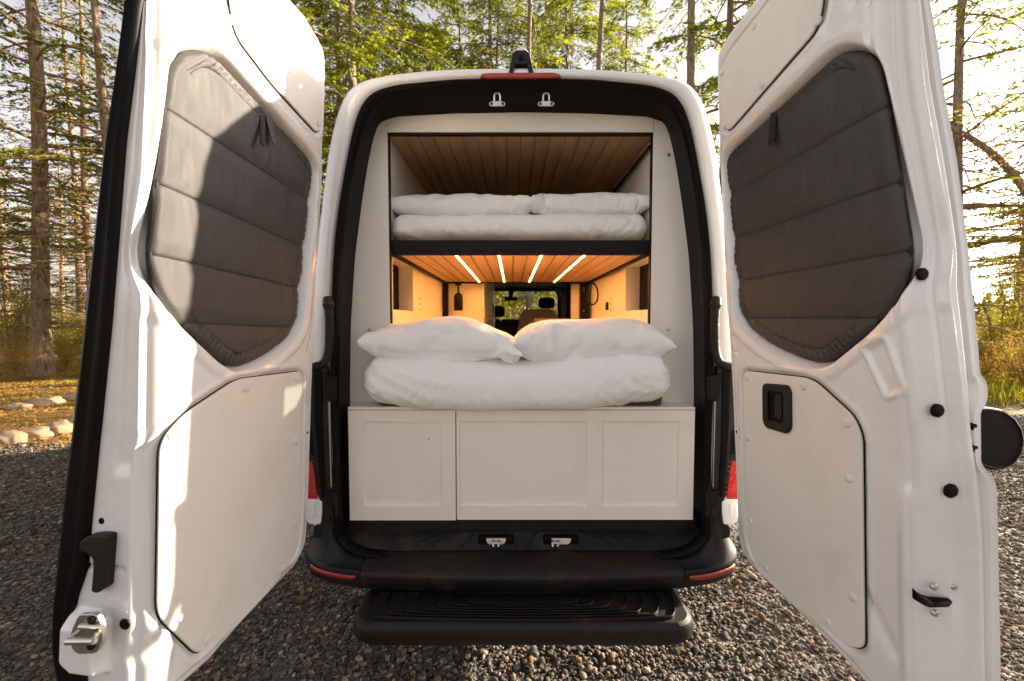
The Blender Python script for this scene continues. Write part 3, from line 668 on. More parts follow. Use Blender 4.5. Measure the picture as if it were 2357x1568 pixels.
# floor, walls, ceiling
bx('floor','plastic',van,-.85,.85,.1,4.6,.60,.715)
WX=.655
def sidewall(sx):
    b=MB(); ys_=[.215,.30,.76,1.98]; zs_=[.72,1.71,1.985,2.72]
    for i in range(3):
        for j in range(3):
            if i==1 and j==1: continue
            b.add([(sx*WX,ys_[i],zs_[j]),(sx*WX,ys_[i+1],zs_[j]),(sx*WX,ys_[i+1],zs_[j+1]),(sx*WX,ys_[i],zs_[j+1])],[(0,1,2,3)])
    y0,y1,za,zc=.30,.76,1.71,1.985; a=[(sx*WX,y0,za),(sx*WX,y1,za),(sx*WX,y1,zc),(sx*WX,y0,zc)]; c=[(sx*(WX+.095),p[1]+(.0 if p[1]==y0 else .03),p[2]) for p in a]
    b.add(a+c,[(i,(i+1)%4,4+(i+1)%4,4+i) for i in range(4)])
    w=b.done('side_wall','wall',van)
    f=MB(); xx=sx*(WX+.096)
    f.box(xx,xx+sx*.02,.26,.34,za-.03,zc+.03); f.box(xx,xx+sx*.02,.58,.82,za-.03,zc+.03); f.box(xx,xx+sx*.02,.34,.70,za-.05,za+.01); f.box(xx,xx+sx*.02,.34,.70,zc-.01,zc+.04)
    f.done('window_frame','rubber',w); g=MB(); g.box(sx*(.91),sx*.914,.25,.80,1.64,2.04); g.done('window_glass','tint',w)
    return w
wl=sidewall(-1); wr=sidewall(1)
b=MB(); b.box(-WX,-.62,1.99,2.0,.72,2.7); 
# upper ceiling boards
zc=Z_(312,YP+.03)+.0
def boards(name,m,xa,xb,ya,yb,z,n,gap,th,parent,below=True):
    for i in range(n):
        w=(xb-xa)/n; bx(name,m,parent,xa+i*w+gap/2,xa+(i+1)*w-gap/2,ya,yb,z,z+th,bevel=.0015)
cl=bx('ceiling','groove',van,-WX,WX,.22,4.6,zc+.012,zc+.03)
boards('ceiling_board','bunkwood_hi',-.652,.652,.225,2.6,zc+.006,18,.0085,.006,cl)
b=MB(); b.box(.628,.64,.25,1.9,zc-.05,zc-.035); b.done('ceiling_rail','darkmetal',cl)
# bunk
YB=.225; xa,xb=X_(902,YB),X_(1494,YB); zf1=Z_(553,YB); zf0=Z_(587,YB)
bunk=empty('bunk_bed',(0,0,0),van)
bx('front_rail','darkmetal',bunk,xa+.002,xb-.002,YB,YB+.025,zf0,zf1,bevel=.003)
b=MB(); 
for sx,xx in ((-1,xa),(1,xb)): b.box(xx,xx-sx*.022,YB+.026,1.92,zf0-.004,zf1-.01)
b.box(xa,xb,1.90,1.925,zf0-.004,zf1); b.done('side_rail','darkmetal',bunk,bevel=.002)
bp_=bx('bunk_panel','groove',bunk,xa+.02,xb-.02,YB+.03,1.9,zf0+.014,zf1-.005)
xa2,xb2=xa+.022,xb-.022; n=17; w=(xb2-xa2)/n
for i in range(n): bx('bunk_board','bunkwood',bunk,xa2+i*w+.0055,xa2+(i+1)*w-.0055,YB+.027,1.90,zf0+.008,zf0+.0135,bevel=.001)
for i in (4,7,10,13): bx('light_strip','led',bunk,xa2+i*w-.0035,xa2+i*w+.0035,YB+.03,1.90,zf0+.0075,zf0+.0138,bevel=0)
YK=1.90
for u0,u1 in ((1012,1031),(1335,1356)):
    p=bx('bunk_post','darkmetal',bunk,X_(u0,YK),X_(u1,YK),YK,YK+.06,.73,zf0-.005,bevel=.003)
    xm=(X_(u0,YK)+X_(u1,YK))/2
    for v in (663,669,716): MB().disc((xm-.01,YK-.001,Z_(v,YK)),(0,-1,0),.006,.003,12).done('bolt','steel',bunk,smooth=True)
# walls either side behind the posts, wardrobe, right-hand cupboard
xw0=X_(1110,2.0); 
bx('partition','wall',van,-WX,X_(1031,1.98)+.03,1.985,2.0,.72,zf0-.01)
wd=bx('wardrobe','wall',van,-WX,xw0,2.01,4.5,.72,2.3)
# wardrobe door faces the aisle: two leaves, a bar handle
for ya,yb,za,zc_ in ((2.02,3.0,1.665,2.28),(3.01,4.0,1.30,2.28),(2.02,3.0,.75,1.655),(4.01,4.49,.75,2.28)):
    bx('wardrobe_door','wall',wd,xw0+.001,xw0+.018,ya,yb,za,zc_,bevel=.003)
yh=3.25; zh0,zh1=Z_(730,yh),Z_(700,yh); b=MB(); xh=xw0+.045
b.tube([(xw0+.018,yh,zh1),(xh,yh,zh1),(xh,yh,zh0),(xw0+.018,yh,zh0)],[.006]*4,8); b.done('bar_handle','darkmetal',wd)
xr0=X_(1317,2.0); cr=bx('cupboard','wall',van,xr0,WX,2.01,2.12,.72,2.3)
bx('cupboard_top','wood',cr,xr0-.01,WX,2.005,2.12,2.305,2.33)
# outlets on the walls
def onX(u,v,Xp):
    d=ray(u,v); return CAM+d*((Xp-CAM[0])/d[0])
p=onX(1399,705,WX); b=MB(); b.box(WX-.012,WX-.0005,p[1]-.03,p[1]+.03,p[2]-.028,p[2]+.03); b.done('socket','darkmetal',wr,bevel=.002)
for sx,u in ((1,1408),(-1,965)):
    a=onX(u,690,sx*WX); b=MB(); b.box(sx*WX,sx*(WX-.005),a[1]-.035,a[1]+.035,a[2]-.09,a[2]+.05); o=b.done('outlet_plate','wall',wr if sx>0 else wl,bevel=.002)
    b=MB()
    for k in range(3): b.box(sx*(WX-.0052),sx*(WX-.0065),a[1]-.008,a[1]+.008,a[2]-.075+k*.04,a[2]-.063+k*.04)
    b.done('socket','darkmetal',wr if sx>0 else wl)
# front of the van: headliner, windscreen surround, dashboard, mirror, seats
YW=5.55
xa3,xb3=X_(1137,YW)-.35,X_(1284,YW)
b=MB(); zt3=Z_(671,YW); zb3=Z_(732,YW)
b.box(-.95,.95,4.55,YW,zt3+.06,zt3+.12); b.box(-.95,.95,YW-.03,YW,zt3,zt3+.12); b.done('headliner','seatblack',van)
b=MB(); b.tube([(xb3+.05,YW,zb3-.3),(xb3+.03,YW-.05,zt3-.1),(xb3-.06,YW-.3,zt3+.06),(xb3-.2,YW-.4,zt3+.1)],[.05,.045,.05,.06],10)
b.done('grab_rail','seatblack',van,smooth=True,auto=40)
for q_ in ((xb3+.03,.93,4.55,4.7,.7,zt3+.1),(-.97,-.75,YW-.1,YW,.7,2.3),(xb3+.04,.97,YW-.1,YW,.7,2.3)): bx('pillar','seatblack',van,*q_)
bx('dashboard','seatblack',van,-.95,.95,YW-.6,YW+.1,1.0,zb3-.02,bevel=.05,segs=4)
b=MB(); b.box(-.93,.93,YW+.02,YW+.03,zb3-.15,zt3+.05); b.done('windscreen','glass',van)
pm=onY(1176,688,YW-.35); b=MB(); b.box(pm[0]-.11,pm[0]+.11,pm[1],pm[1]+.04,pm[2]-.032,pm[2]+.03); mo=b.done('rear_view_mirror','seatblack',van,bevel=.02,segs=4)
MB().tube([(pm[0],pm[1]+.03,pm[2]),(pm[0],pm[1]+.05,pm[2]+.14)],[.025,.045],10).done('mirror_stem','seatblack',mo)
def rblob(name,m,par,c,sx,sy,sz,p=.45,bend=None,nu=24,nv=16):
    b=MB(); U=np.linspace(0,2*PI,nu,endpoint=False); Vv=np.linspace(-PI/2,PI/2,nv)
    f=lambda x:np.sign(x)*np.abs(x)**p
    g=np.array([[(c[0]+sx*f(math.cos(v_))*f(math.cos(u_)),c[1]+sy*f(math.cos(v_))*f(math.sin(u_)),c[2]+sz*f(math.sin(v_))) for v_ in Vv] for u_ in U])
    if bend: g[...,1]+=bend*(g[...,2]-c[2])
    return b.grid(g,closeu=True).done(name,m,par,smooth=True)
def seat(x,y,ztop,m,w=.25):
    s=rblob('front_seat',m,van,(x,y,ztop-.62),w,.07,.36,.5,bend=-.12)
    rblob('seat_cushion',m,s,(x,y+.25,ztop-1.0),w,.26,.09,.5)
    rblob('headrest','seatblack',s,(x,y-.03,ztop-.09),.125,.05,.085,.55)
    b=MB(); [b.tube([(x+k,y-.03,ztop-.3),(x+k,y-.03,ztop-.13)],[.007]*2,6) for k in (-.06,.06)]; b.done('headrest_post','steel',s)
    return s
pr=onY(1258,684,4.7); seat(pr[0],4.7,pr[2],'seatblack')
pl=onY(1143,703,4.5); seat(pl[0],4.5,pl[2],'seatblack')
a=onY(1192,775,3.4); 
P=[onY(u,v,3.4) for u,v in ((1185,790),(1199,722),(1206,713),(1268,711),(1276,716),(1287,735),(1287,800))]
A=np.array(P); A=rnd_poly(A[:,[0,2]],.03,5); A=np.array([(p[0],3.4,p[1]) for p in A]); MB().prism(A,A+np.array((0,.14,0))).done('bench_seat','seatfab',van,bevel=.03,segs=3)
P=[onY(u,v,3.9) for u,v in ((1139,741),(1150,738),(1168,745),(1174,760),(1176,800),(1139,800))]
A=rnd_poly(np.array(P)[:,[0,2]],.03,5); A=np.array([(p[0],3.9,p[1]) for p in A]); MB().prism(A,A+np.array((0,.1,0))).done('armrest','seatblack',van,bevel=.02,segs=3)
# things hanging or standing inside
Yt=2.35; p0=onY(1231,733,Yt); p1=onY(1290,741,Yt)
tb=empty('wooden_table',((p0[0]+p1[0])/2,Yt+.2,.716)); tag(tb,'small light oak table top just showing behind the right lower pillow','table')
def relp(o,e): o.location=-Vector(e.location); return o
relp(MB().box(p0[0],p0[0]+.42,Yt,Yt+.42,p1[2]-.004,p0[2]).done('tabletop','wood',tb,bevel=.004),tb)
relp(MB().tube([(p0[0]+.22,Yt+.2,.716),(p0[0]+.22,Yt+.2,p1[2]-.004)],[.035]*2,16).done('leg','darkmetal',tb),tb)
Yc=1.93; c=onY(1055,695,Yc-.06); zt_=Z_(674,Yc-.06); zb_=Z_(715,Yc-.06)
ln=empty('hanging_canister',(c[0],c[1],zb_)); tag(ln,'black round-shouldered canister light hanging below the bunk beside the left post','hanging light')
pr_=[(.0,0),(.034,0),(.0385,.006),(.0385,.11),(.036,.128),(.026,.146),(.013,.154),(0,.155)]
sc=(zt_-zb_)/.155
a_=np.linspace(0,2*PI,28,endpoint=False); g=np.array([[(r_*math.cos(x_),r_*math.sin(x_),z_*sc) for r_,z_ in pr_] for x_ in a_]); MB().grid(g,closeu=True).done('canister','darkmetal',ln,smooth=True,auto=40)
b=MB(); b.tube([(0,0,.155*sc),(0,0,zf0-zb_-.02)],[.008]*2,8); b.box(-.025,.025,-.012,.012,zf0-zb_-.025,zf0-zb_-.001); b.done('hanger','darkmetal',ln)
MB().box(-.010,.010,-.0395,-.037,.122*sc,.128*sc).done('mark','orange',ln)
c=onY(1364.5,677,1.48); zt_=zf0-.0; pts=[(c[0]+.040*math.cos(x_),c[1]+.01*math.sin(x_*2),c[2]+.082*math.sin(x_)) for x_ in np.linspace(PI/2,PI/2+2*PI,120)]
cb=MB().tube(pts,.0065+.0022*np.cos(np.arange(120)*PI*.5),8,cap=False).done('cord_loop','cord',None,smooth=True,recenter=True); tag(cb,'black beaded cord loop hanging under the bunk beside the right post','cord')
# ================================================================== BEDDING (cloth inflated like real pillows)
scene.use_gravity=False
def inflate(nx,ny,w,d,th,press,shrink,frames,seed,bend=.15,lump=.002,pw=.5):
    rnd=random.Random(seed); vs=[];idx={}
    for side in (1,-1):
        for i in range(nx+1):
            for j in range(ny+1):
                e=i in(0,nx) or j in(0,ny)
                if e and side==-1: idx[(side,i,j)]=idx[(1,i,j)];continue
                u=i/nx*2-1;v=j/ny*2-1
                z=side*th/2*((1-u**4)*(1-v**4))**pw+(0 if e else rnd.uniform(-1,1)*lump+lump*4*noise.noise(Vector((u*4,v*4,seed*3.3+side))))
                idx[(side,i,j)]=len(vs); vs.append((u*w/2,v*d/2,z))
    fs=[]
    for side in (1,-1):
        for i in range(nx):
            for j in range(ny):
                f=[idx[(side,i,j)],idx[(side,i+1,j)],idx[(side,i+1,j+1)],idx[(side,i,j+1)]]; fs.append(f if side==1 else f[::-1])
    o=mk('tmp',vs,fs); md=o.modifiers.new('c','CLOTH'); s=md.settings
    s.quality=5; s.mass=.25; s.use_pressure=True; s.uniform_pressure_force=press; s.shrink_min=shrink
    s.tension_stiffness=15;s.compression_stiffness=15;s.shear_stiffness=5;s.bending_stiffness=bend;s.tension_damping=5;s.air_damping=3
    s.effector_weights.gravity=0; md.point_cache.frame_end=frames
    for f in range(1,frames+1): scene.frame_set(f)
    ev=o.evaluated_get(bpy.context.evaluated_depsgraph_get()); me=bpy.data.meshes.new_from_object(ev)
    co=np.empty(len(me.vertices)*3); me.vertices.foreach_get('co',co); co=co.reshape(-1,3)
    fc=[tuple(p.vertices) for p in me.polygons]; bpy.data.objects.remove(o); scene.frame_set(1)
    lo,hi=co.min(0),co.max(0); return (co-(lo+hi)/2)/((hi-lo)/2),fc
pA=inflate(50,34,.75,.5,.08,4,-.13,24,2); pB=inflate(50,34,.75,.5,.08,3.5,-.05,24,9); dU=inflate(84,30,1.4,.5,.16,4,-.08,22,3,pw=.35)
def cushion(name,src,x0,x1,y0,y1,z0,z1,label,cat,group,warp=None,flip=False,sub=1,flat=.0):
    co,fc=src; c=co.copy(); c[:,0]=np.sign(c[:,0])*np.abs(c[:,0])**.72; c[:,1]=np.sign(c[:,1])*np.abs(c[:,1])**.85
    if flip: c[:,0]*=-1; fc=[f[::-1] for f in fc]
    if flat: c[:,2]=np.where(c[:,2]<-flat,-flat-(-c[:,2]-flat)*.15,c[:,2]); c[:,2]=(c[:,2]-c[:,2].min())/(c[:,2].max()-c[:,2].min())*2-1
    P=np.empty_like(c); P[:,0]=(x0+x1)/2+c[:,0]*(x1-x0)/2; P[:,1]=(y0+y1)/2+c[:,1]*(y1-y0)/2; P[:,2]=(z0+z1)/2+c[:,2]*(z1-z0)/2
    if warp: P=warp(P,c)
    sd_=x0*7+z0*3
    W_=np.zeros(len(P))
    for i in range(len(P)):
        x,y,z=P[i]; rx=c[i,0]; w1=noise.noise(Vector((x*3+sd_,y*3,z*3)))
        W_[i]=.009*(1-abs(noise.noise(Vector((x*7+w1*2,y*4+sd_,z*18))))*2.6)*(.4+.9*abs(rx))+.0035*(1-abs(noise.noise(Vector((x*20+z*14+w1*3,y*6,z*9+sd_))))*2.4)*(.3+abs(rx))+.009*noise.noise(Vector((x*3.5,y*4,sd_)))*(1-abs(rx)**3)
    P[:,2]+=W_*np.sign(c[:,2])*np.clip(np.abs(c[:,2])*4,0,1); P[:,1]-=W_*.8*(c[:,1]<0)*np.clip(-c[:,1]*2,0,1)*np.clip(1-np.abs(c[:,0])**6,0,1)
    o=mk(name,P,fc,'linen',None,smooth=True,recenter=True)
    md=o.modifiers.new('s','SUBSURF'); md.levels=md.render_levels=sub
    return tag(o,label,cat,group)
def super_(c,px=.6,pz=.55,py=.7):   # push a pillow shape towards a thick folded bolster
    q=c.copy(); q[:,0]=np.sign(c[:,0])*np.abs(c[:,0])**px; return q
# folded duvets: rounded box with real fold lines
def duvet(x0,x1,y0,y1,z0,z1,label,seed,sag=.0,rx=.17,ends=1.):
    b=MB(); nu,nv=260,110; U=np.linspace(0,2*PI,nv,endpoint=False); Xs=np.linspace(-1,1,nu)
    cx,cy,cz=(x0+x1)/2,(y0+y1)/2,(z0+z1)/2; hx,hy,hz=(x1-x0)/2,(y1-y0)/2,(z1-z0)/2
    G=np.zeros((nu,nv,3))
    for i,x in enumerate(Xs):
        e=max(0.,(abs(x)-(1-rx))/rx); k=(1-e**2.6)**.5 if e<1 else 0.0; k=max(k,.002)
        for j,a in enumerate(U):
            ca,sa=math.cos(a),math.sin(a); fy=math.copysign(abs(ca)**.55,ca); fz=math.copysign(abs(sa)**.75,sa)
            y=cy+hy*fy*(.35+.65*k**.7); z=cz+hz*fz*(k if sa>0 else k**.8)
            G[i,j]=(cx+hx*x,y,z)
    nr=np.zeros((nu,nv,3)); du=np.gradient(G,axis=0); dv=np.roll(G,-1,1)-np.roll(G,1,1); nr=np.cross(dv,du); nr/=np.linalg.norm(nr,axis=2)[...,None]+1e-9
    c_=G-np.array((cx,cy,cz)); sg=np.sign((nr*c_).sum(2)); nr*=sg[...,None]
    for i in range(nu):
        for j in range(nv):
            p=G[i,j]; x,y,z=p
            h=.014*noise.noise(Vector((x*3.2+seed,y*5,z*4)))
            w1=noise.noise(Vector((x*2.5+seed*2,z*2,y*2)))
            # creases run diagonally across the front, tighter near the ends
            h+=.0055*(1-abs(noise.noise(Vector((x*9+z*16+w1*2,z*5-x*2,y*3+seed))))*2.6)*(.35+.65*min(1,abs(x-cx)/hx*1.2))
            h+=.0032*(1-abs(noise.noise(Vector((x*26-z*22+w1*3,z*11,y*6+seed*3))))*2.4)*(.35+.65*abs(x-cx)/hx)
            h+=.0012*noise.noise(Vector((x*60,z*34,y*30)))
            G[i,j]+=nr[i,j]*h
            G[i,j,2]+=.035*max(0,abs(x-cx)/hx)**4*max(0,(cz-z)/hz)*ends
            G[i,j,2]-=sag*max(0,1-((x-cx)/hx+.1)**2)*max(0,(cy-y)/hy)
    G[...,2]=np.maximum(G[...,2],np.where(G[...,1]>.052,z0,z0-.03))
    b.grid(G.transpose(1,0,2)[:, ::-1],closeu=True)
    o=b.done('folded_duvet','linen',None,smooth=True,recenter=True); return tag(o,label,'duvet','white folded duvets')
Yq=.02
xq=lambda u,Y:X_(u,Y)
duvet(xq(833,.05),xq(1549,.05),-.02,.62,zb+.001,Z_(826,0.0)+.03,'thick white folded duvet bulging over the cream cabinet top',1.0,sag=.05,rx=.14)
mt_=MB().box(xq(870,.1),xq(1524,.1),.075,1.85,zb+.0005,zb+.085).done('mattress','matt',None,bevel=.02,segs=3,recenter=True); tag(mt_,'dark grey mattress edge on the lower bed under the white duvet','mattress')
zp=Z_(845,-.02)
def wl_(P,c):
    P[:,2]-=.055*np.clip(c[:,0],0,1)**2*(c[:,2]>-.5)*(1)   # slumps toward the middle
    P[:,2]+=.012*np.sin(c[:,0]*5+1)*(c[:,2]>0); return P
def wr_(P,c):
    P[:,2]-=.03*np.clip(c[:,0]-.2,0,1)**2; P[:,2]+=.01*np.sin(c[:,0]*3); return P
cushion('pillow',pA,xq(838,.1)+.0,xq(1209,.1),-.03,.46,zp-.005,Z_(735,.1)-.002,'white pillow slumped on the left of the lower bed above the duvet','pillow','white pillows on the beds',warp=wl_)
cushion('pillow',pB,xq(1177,.1),xq(1541,.1),-.03,.47,zp-.005,Z_(731,.1)-.008,'plump white pillow on the right of the lower bed above the duvet','pillow','white pillows on the beds',warp=wr_,flip=True)
Yu=.26; zu=zf1+.001
duvet(xq(903,Yu),xq(1491,Yu),.235,.80,zu,Z_(491,Yu)+.012,'slimmer white folded duvet on the black bunk rail',4.4,rx=.09,ends=.3)
zv=Z_(494,Yu)
def wu(P,c):
    P[:,0]=P[:,0]; return P
cushion('pillow',dU,xq(900,Yu+.05),xq(1227,Yu+.05),.25,.62,zv,Z_(438,Yu+.03),'long flat white pillow on the left of the upper bunk','pillow','white pillows on the beds')
cushion('pillow',dU,xq(1216,Yu+.05),xq(1492,Yu+.05),.25,.60,zv,Z_(434,Yu+.03),'long flat white pillow on the right of the upper bunk','pillow','white pillows on the beds',flip=True)
#@@OUTSIDE
# ================================================================== OUTSIDE
def gmat(name,cols,scale,rough=.95,bump=.6,bs=30,dist=.03,extra=None):
    m,nt,b,N,L=nodes(name); tc=N.new('ShaderNodeTexCoord'); n=N.new('ShaderNodeTexNoise'); n.inputs['Scale'].default_value=scale; n.inputs['Detail'].default_value=8; n.inputs['Roughness'].default_value=.65
    L.new(tc.outputs['Object'],n.inputs['Vector']); r=N.new('ShaderNodeValToRGB'); e=r.color_ramp.elements
    k=len(cols)
    for i,c in enumerate(cols):
        p=.3+.4*i/(k-1); el=e[i] if i<2 else e.new(p); el.position=p; el.color=(*c,1)
    L.new(n.outputs['Fac'],r.inputs[0])
    n2=N.new('ShaderNodeTexNoise'); n2.inputs['Scale'].default_value=bs; n2.inputs['Detail'].default_value=6; L.new(tc.outputs['Object'],n2.inputs['Vector'])
    mx=N.new('ShaderNodeMix'); mx.data_type='RGBA'; mx.blend_type='MULTIPLY'; mx.inputs['Factor'].default_value=.7
    r2=N.new('ShaderNodeValToRGB'); r2.color_ramp.elements[0].color=(.35,.35,.35,1); r2.color_ramp.elements[0].position=.3; r2.color_ramp.elements[1].position=.65; r2.color_ramp.elements[1].color=(1.3,1.3,1.3,1)
    L.new(n2.outputs['Fac'],r2.inputs[0]); L.new(r.outputs[0],mx.inputs['A']); L.new(r2.outputs[0],mx.inputs['B']); L.new(mx.outputs['Result'],b.inputs['Base Color'])
    bp=N.new('ShaderNodeBump'); bp.inputs['Strength'].default_value=bump; bp.inputs['Distance'].default_value=dist; L.new(n2.outputs['Fac'],bp.inputs['Height']); L.new(bp.outputs[0],b.inputs['Normal'])
    b.inputs['Roughness'].default_value=rough; return m
M['floor']=gmat('forest_floor',[(.10,.055,.025),(.22,.12,.045),(.16,.15,.03),(.30,.19,.07)],.8,bs=14)
M['field']=gmat('dry_field',[(.30,.22,.11),(.36,.28,.13),(.28,.27,.09)],.15,bs=3)
M['grass']=gmat('meadow',[(.14,.15,.02),(.24,.22,.03),(.28,.22,.05)],.6,bs=9)
def pebm(name):
    m,nt,b,N,L=nodes(name); g=N.new('ShaderNodeNewGeometry'); r=N.new('ShaderNodeValToRGB'); e=r.color_ramp.elements
    cols=[(0,(.035,.028,.022)),(.2,(.075,.062,.050)),(.36,(.12,.105,.09)),(.5,(.15,.105,.068)),(.6,(.055,.044,.033)),(.7,(.19,.155,.115)),(.82,(.095,.095,.095)),(.92,(.30,.25,.19)),(1,(.17,.08,.04))]
    for i,(p,c) in enumerate(cols):
        el=e[i] if i<2 else e.new(p); el.position=p; el.color=(*c,1)
    L.new(g.outputs['Random Per Island'],r.inputs[0]); tc=N.new('ShaderNodeTexCoord'); n=N.new('ShaderNodeTexNoise'); n.inputs['Scale'].default_value=60; n.inputs['Detail'].default_value=5
    L.new(tc.outputs['Object'],n.inputs['Vector']); mx=N.new('ShaderNodeMix'); mx.data_type='RGBA'; mx.blend_type='MULTIPLY'; mx.inputs['Factor'].default_value=.55; L.new(r.outputs[0],mx.inputs['A']); L.new(n.outputs['Color'],mx.inputs['B'])
    mr=N.new('ShaderNodeMapRange'); mr.inputs['From Min'].default_value=.3; mr.inputs['From Max'].default_value=.7; mr.inputs['To Min'].default_value=.5; mr.inputs['To Max'].default_value=1.5; L.new(n.outputs['Fac'],mr.inputs['Value'])
    L.new(mr.outputs[0],mx.inputs['B']); L.new(mx.outputs['Result'],b.inputs['Base Color']); b.inputs['Roughness'].default_value=.92; b.inputs['Specular IOR Level'].default_value=.2; return m
M['peb']=pebm('gravel_stone')
def gravbase():
    m,nt,b,N,L=nodes('gravel_ground'); tc=N.new('ShaderNodeTexCoord'); v=N.new('ShaderNodeTexVoronoi'); v.inputs['Scale'].default_value=38; L.new(tc.outputs['Object'],v.inputs['Vector'])
    r=N.new('ShaderNodeValToRGB'); e=r.color_ramp.elements; e[0].color=(.022,.018,.014,1); e[1].color=(.15,.125,.10,1); x=e.new(.5); x.color=(.065,.054,.043,1)
    sx=N.new('ShaderNodeSeparateColor'); L.new(v.outputs['Color'],sx.inputs[0]); L.new(sx.outputs[0],r.inputs[0]); L.new(r.outputs[0],b.inputs['Base Color'])
    bp=N.new('ShaderNodeBump'); bp.invert=True; bp.inputs['Strength'].default_value=1; bp.inputs['Distance'].default_value=.012; L.new(v.outputs['Distance'],bp.inputs['Height']); L.new(bp.outputs[0],b.inputs['Normal']); b.inputs['Roughness'].default_value=.85; return m
M['gravbase']=gravbase()
def leafm(name,c1,c2,tr=.45,rough=.6):
    m,nt,b,N,L=nodes(name); N.remove(b); g=N.new('ShaderNodeNewGeometry'); mx=N.new('ShaderNodeMix'); mx.data_type='RGBA'; mx.inputs['A'].default_value=(*c1,1); mx.inputs['B'].default_value=(*c2,1)
    tc=N.new('ShaderNodeTexCoord'); n=N.new('ShaderNodeTexNoise'); n.inputs['Scale'].default_value=.7; L.new(tc.outputs['Object'],n.inputs['Vector'])
    ad=N.new('ShaderNodeMath'); ad.operation='MULTIPLY_ADD'; ad.inputs[1].default_value=.45; L.new(g.outputs['Random Per Island'],ad.inputs[0]); mr=N.new('ShaderNodeMapRange'); mr.inputs['From Min'].default_value=.35; mr.inputs['From Max'].default_value=.65; mr.inputs['To Min'].default_value=0; mr.inputs['To Max'].default_value=.55
    L.new(n.outputs['Fac'],mr.inputs['Value']); L.new(mr.outputs[0],ad.inputs[2]); L.new(ad.outputs[0],mx.inputs['Factor'])
    d=N.new('ShaderNodeBsdfDiffuse'); t=N.new('ShaderNodeBsdfTranslucent'); s=N.new('ShaderNodeMixShader'); s.inputs[0].default_value=tr
    L.new(mx.outputs['Result'],d.inputs[0]); L.new(mx.outputs['Result'],t.inputs[0]); L.new(d.outputs[0],s.inputs[1]); L.new(t.outputs[0],s.inputs[2]); L.new(s.outputs[0],N['Material Output'].inputs['Surface']); return m
M['fir']=leafm('fir_needles',(.065,.095,.012),(.43,.45,.03),.55)
M['firdark']=leafm('dark_fir_needles',(.045,.065,.018),(.24,.24,.03),.45)
M['bushleaf']=leafm('shrub_leaves',(.16,.17,.02),(.50,.42,.045),.55)
M['dryleaf']=leafm('dry_leaves',(.24,.11,.03),(.58,.33,.09),.35)
M['goldleaf']=leafm('golden_leaves',(.25,.17,.03),(.62,.42,.08),.5)
M['farleaf']=leafm('far_trees',(.10,.13,.08),(.17,.19,.12),.2)
def barkm(name,a,c):
    m,nt,b,N,L=nodes(name); tc=N.new('ShaderNodeTexCoord'); mp=N.new('ShaderNodeMapping'); mp.inputs['Scale'].default_value=(1,1,.22); L.new(tc.outputs['Object'],mp.inputs[0])
    n=N.new('ShaderNodeTexNoise'); n.inputs['Scale'].default_value=18; n.inputs['Detail'].default_value=8; n.inputs['Roughness'].default_value=.7; L.new(mp.outputs[0],n.inputs['Vector'])
    r=N.new('ShaderNodeValToRGB'); r.color_ramp.elements[0].position=.35; r.color_ramp.elements[0].color=(*a,1); r.color_ramp.elements[1].position=.65; r.color_ramp.elements[1].color=(*c,1); L.new(n.outputs['Fac'],r.inputs[0]); L.new(r.outputs[0],b.inputs['Base Color'])
    bp=N.new('ShaderNodeBump'); bp.inputs['Strength'].default_value=1; bp.inputs['Distance'].default_value=.05; L.new(n.outputs['Fac'],bp.inputs['Height']); L.new(bp.outputs[0],b.inputs['Normal']); b.inputs['Roughness'].default_value=.95; return m
M['bark']=barkm('fir_bark',(.10,.06,.035),(.38,.26,.16)); M['barkg']=barkm('grey_bark',(.14,.105,.08),(.42,.33,.25)); M['twig']=barkm('dead_twig',(.16,.095,.04),(.42,.27,.12))
M['cone']=mat('cone_brown',(.16,.075,.03),.9,bump=.5,bscale=200,var=.4,vscale=60)
M['rock']=mat('boulder',(.30,.21,.13),.9,bump=1,bscale=9,var=.55,vscale=4,detail=8)
# ground sheets
def sheet(name,pts,z,m,kind='structure'):
    o=mk(name,[(x,y,z) for x,y in pts],[tuple(range(len(pts)))],m); o['kind']=kind; return o
sheet('ground',[(-900,-300),(900,-300),(900,900),(-900,900)],0,'floor')
sheet('field',[(-900,34),(-60,30),(-14,36),(10,60),(20,34),(120,30),(900,30),(900,880),(-900,880)],.004,'field')
sheet('meadow',[(7,9.5),(30,8),(80,18),(110,29.9),(22,33),(12,30),(8,20)],.008,'grass')
# gravel drive with a ragged edge
rr=np.random.default_rng(3)
def wig(a,b,n,w): 
    t=np.linspace(0,1,n,endpoint=False)[:,None]; P=np.array(a)+(np.array(b)-np.array(a))*t; P[:,0]+=rr.normal(0,w,n); P[:,1]+=rr.normal(0,w,n); return [tuple(p) for p in P]
edge=wig((-14,3.2),(-6.6,3.9),26,.08)+wig((-6.6,3.9),(-2,4.4),12,.08)+wig((-2,4.4),(3,5.6),10,.1)+wig((3,5.6),(9,5.5),16,.1)+wig((9,5.5),(16,5.2),16,.12)
sheet('gravel_drive',[(-14,-9)]+edge+[(16,6.2),(16,-9)][::1],.004,'gravbase')
def ico(sub):
    import bmesh; bm=bmesh.new(); bmesh.ops.create_icosphere(bm,subdivisions=sub,radius=1); v=np.array([x.co[:] for x in bm.verts]); f=np.array([[y.index for y in x.verts] for x in bm.faces]); bm.free(); return v,f
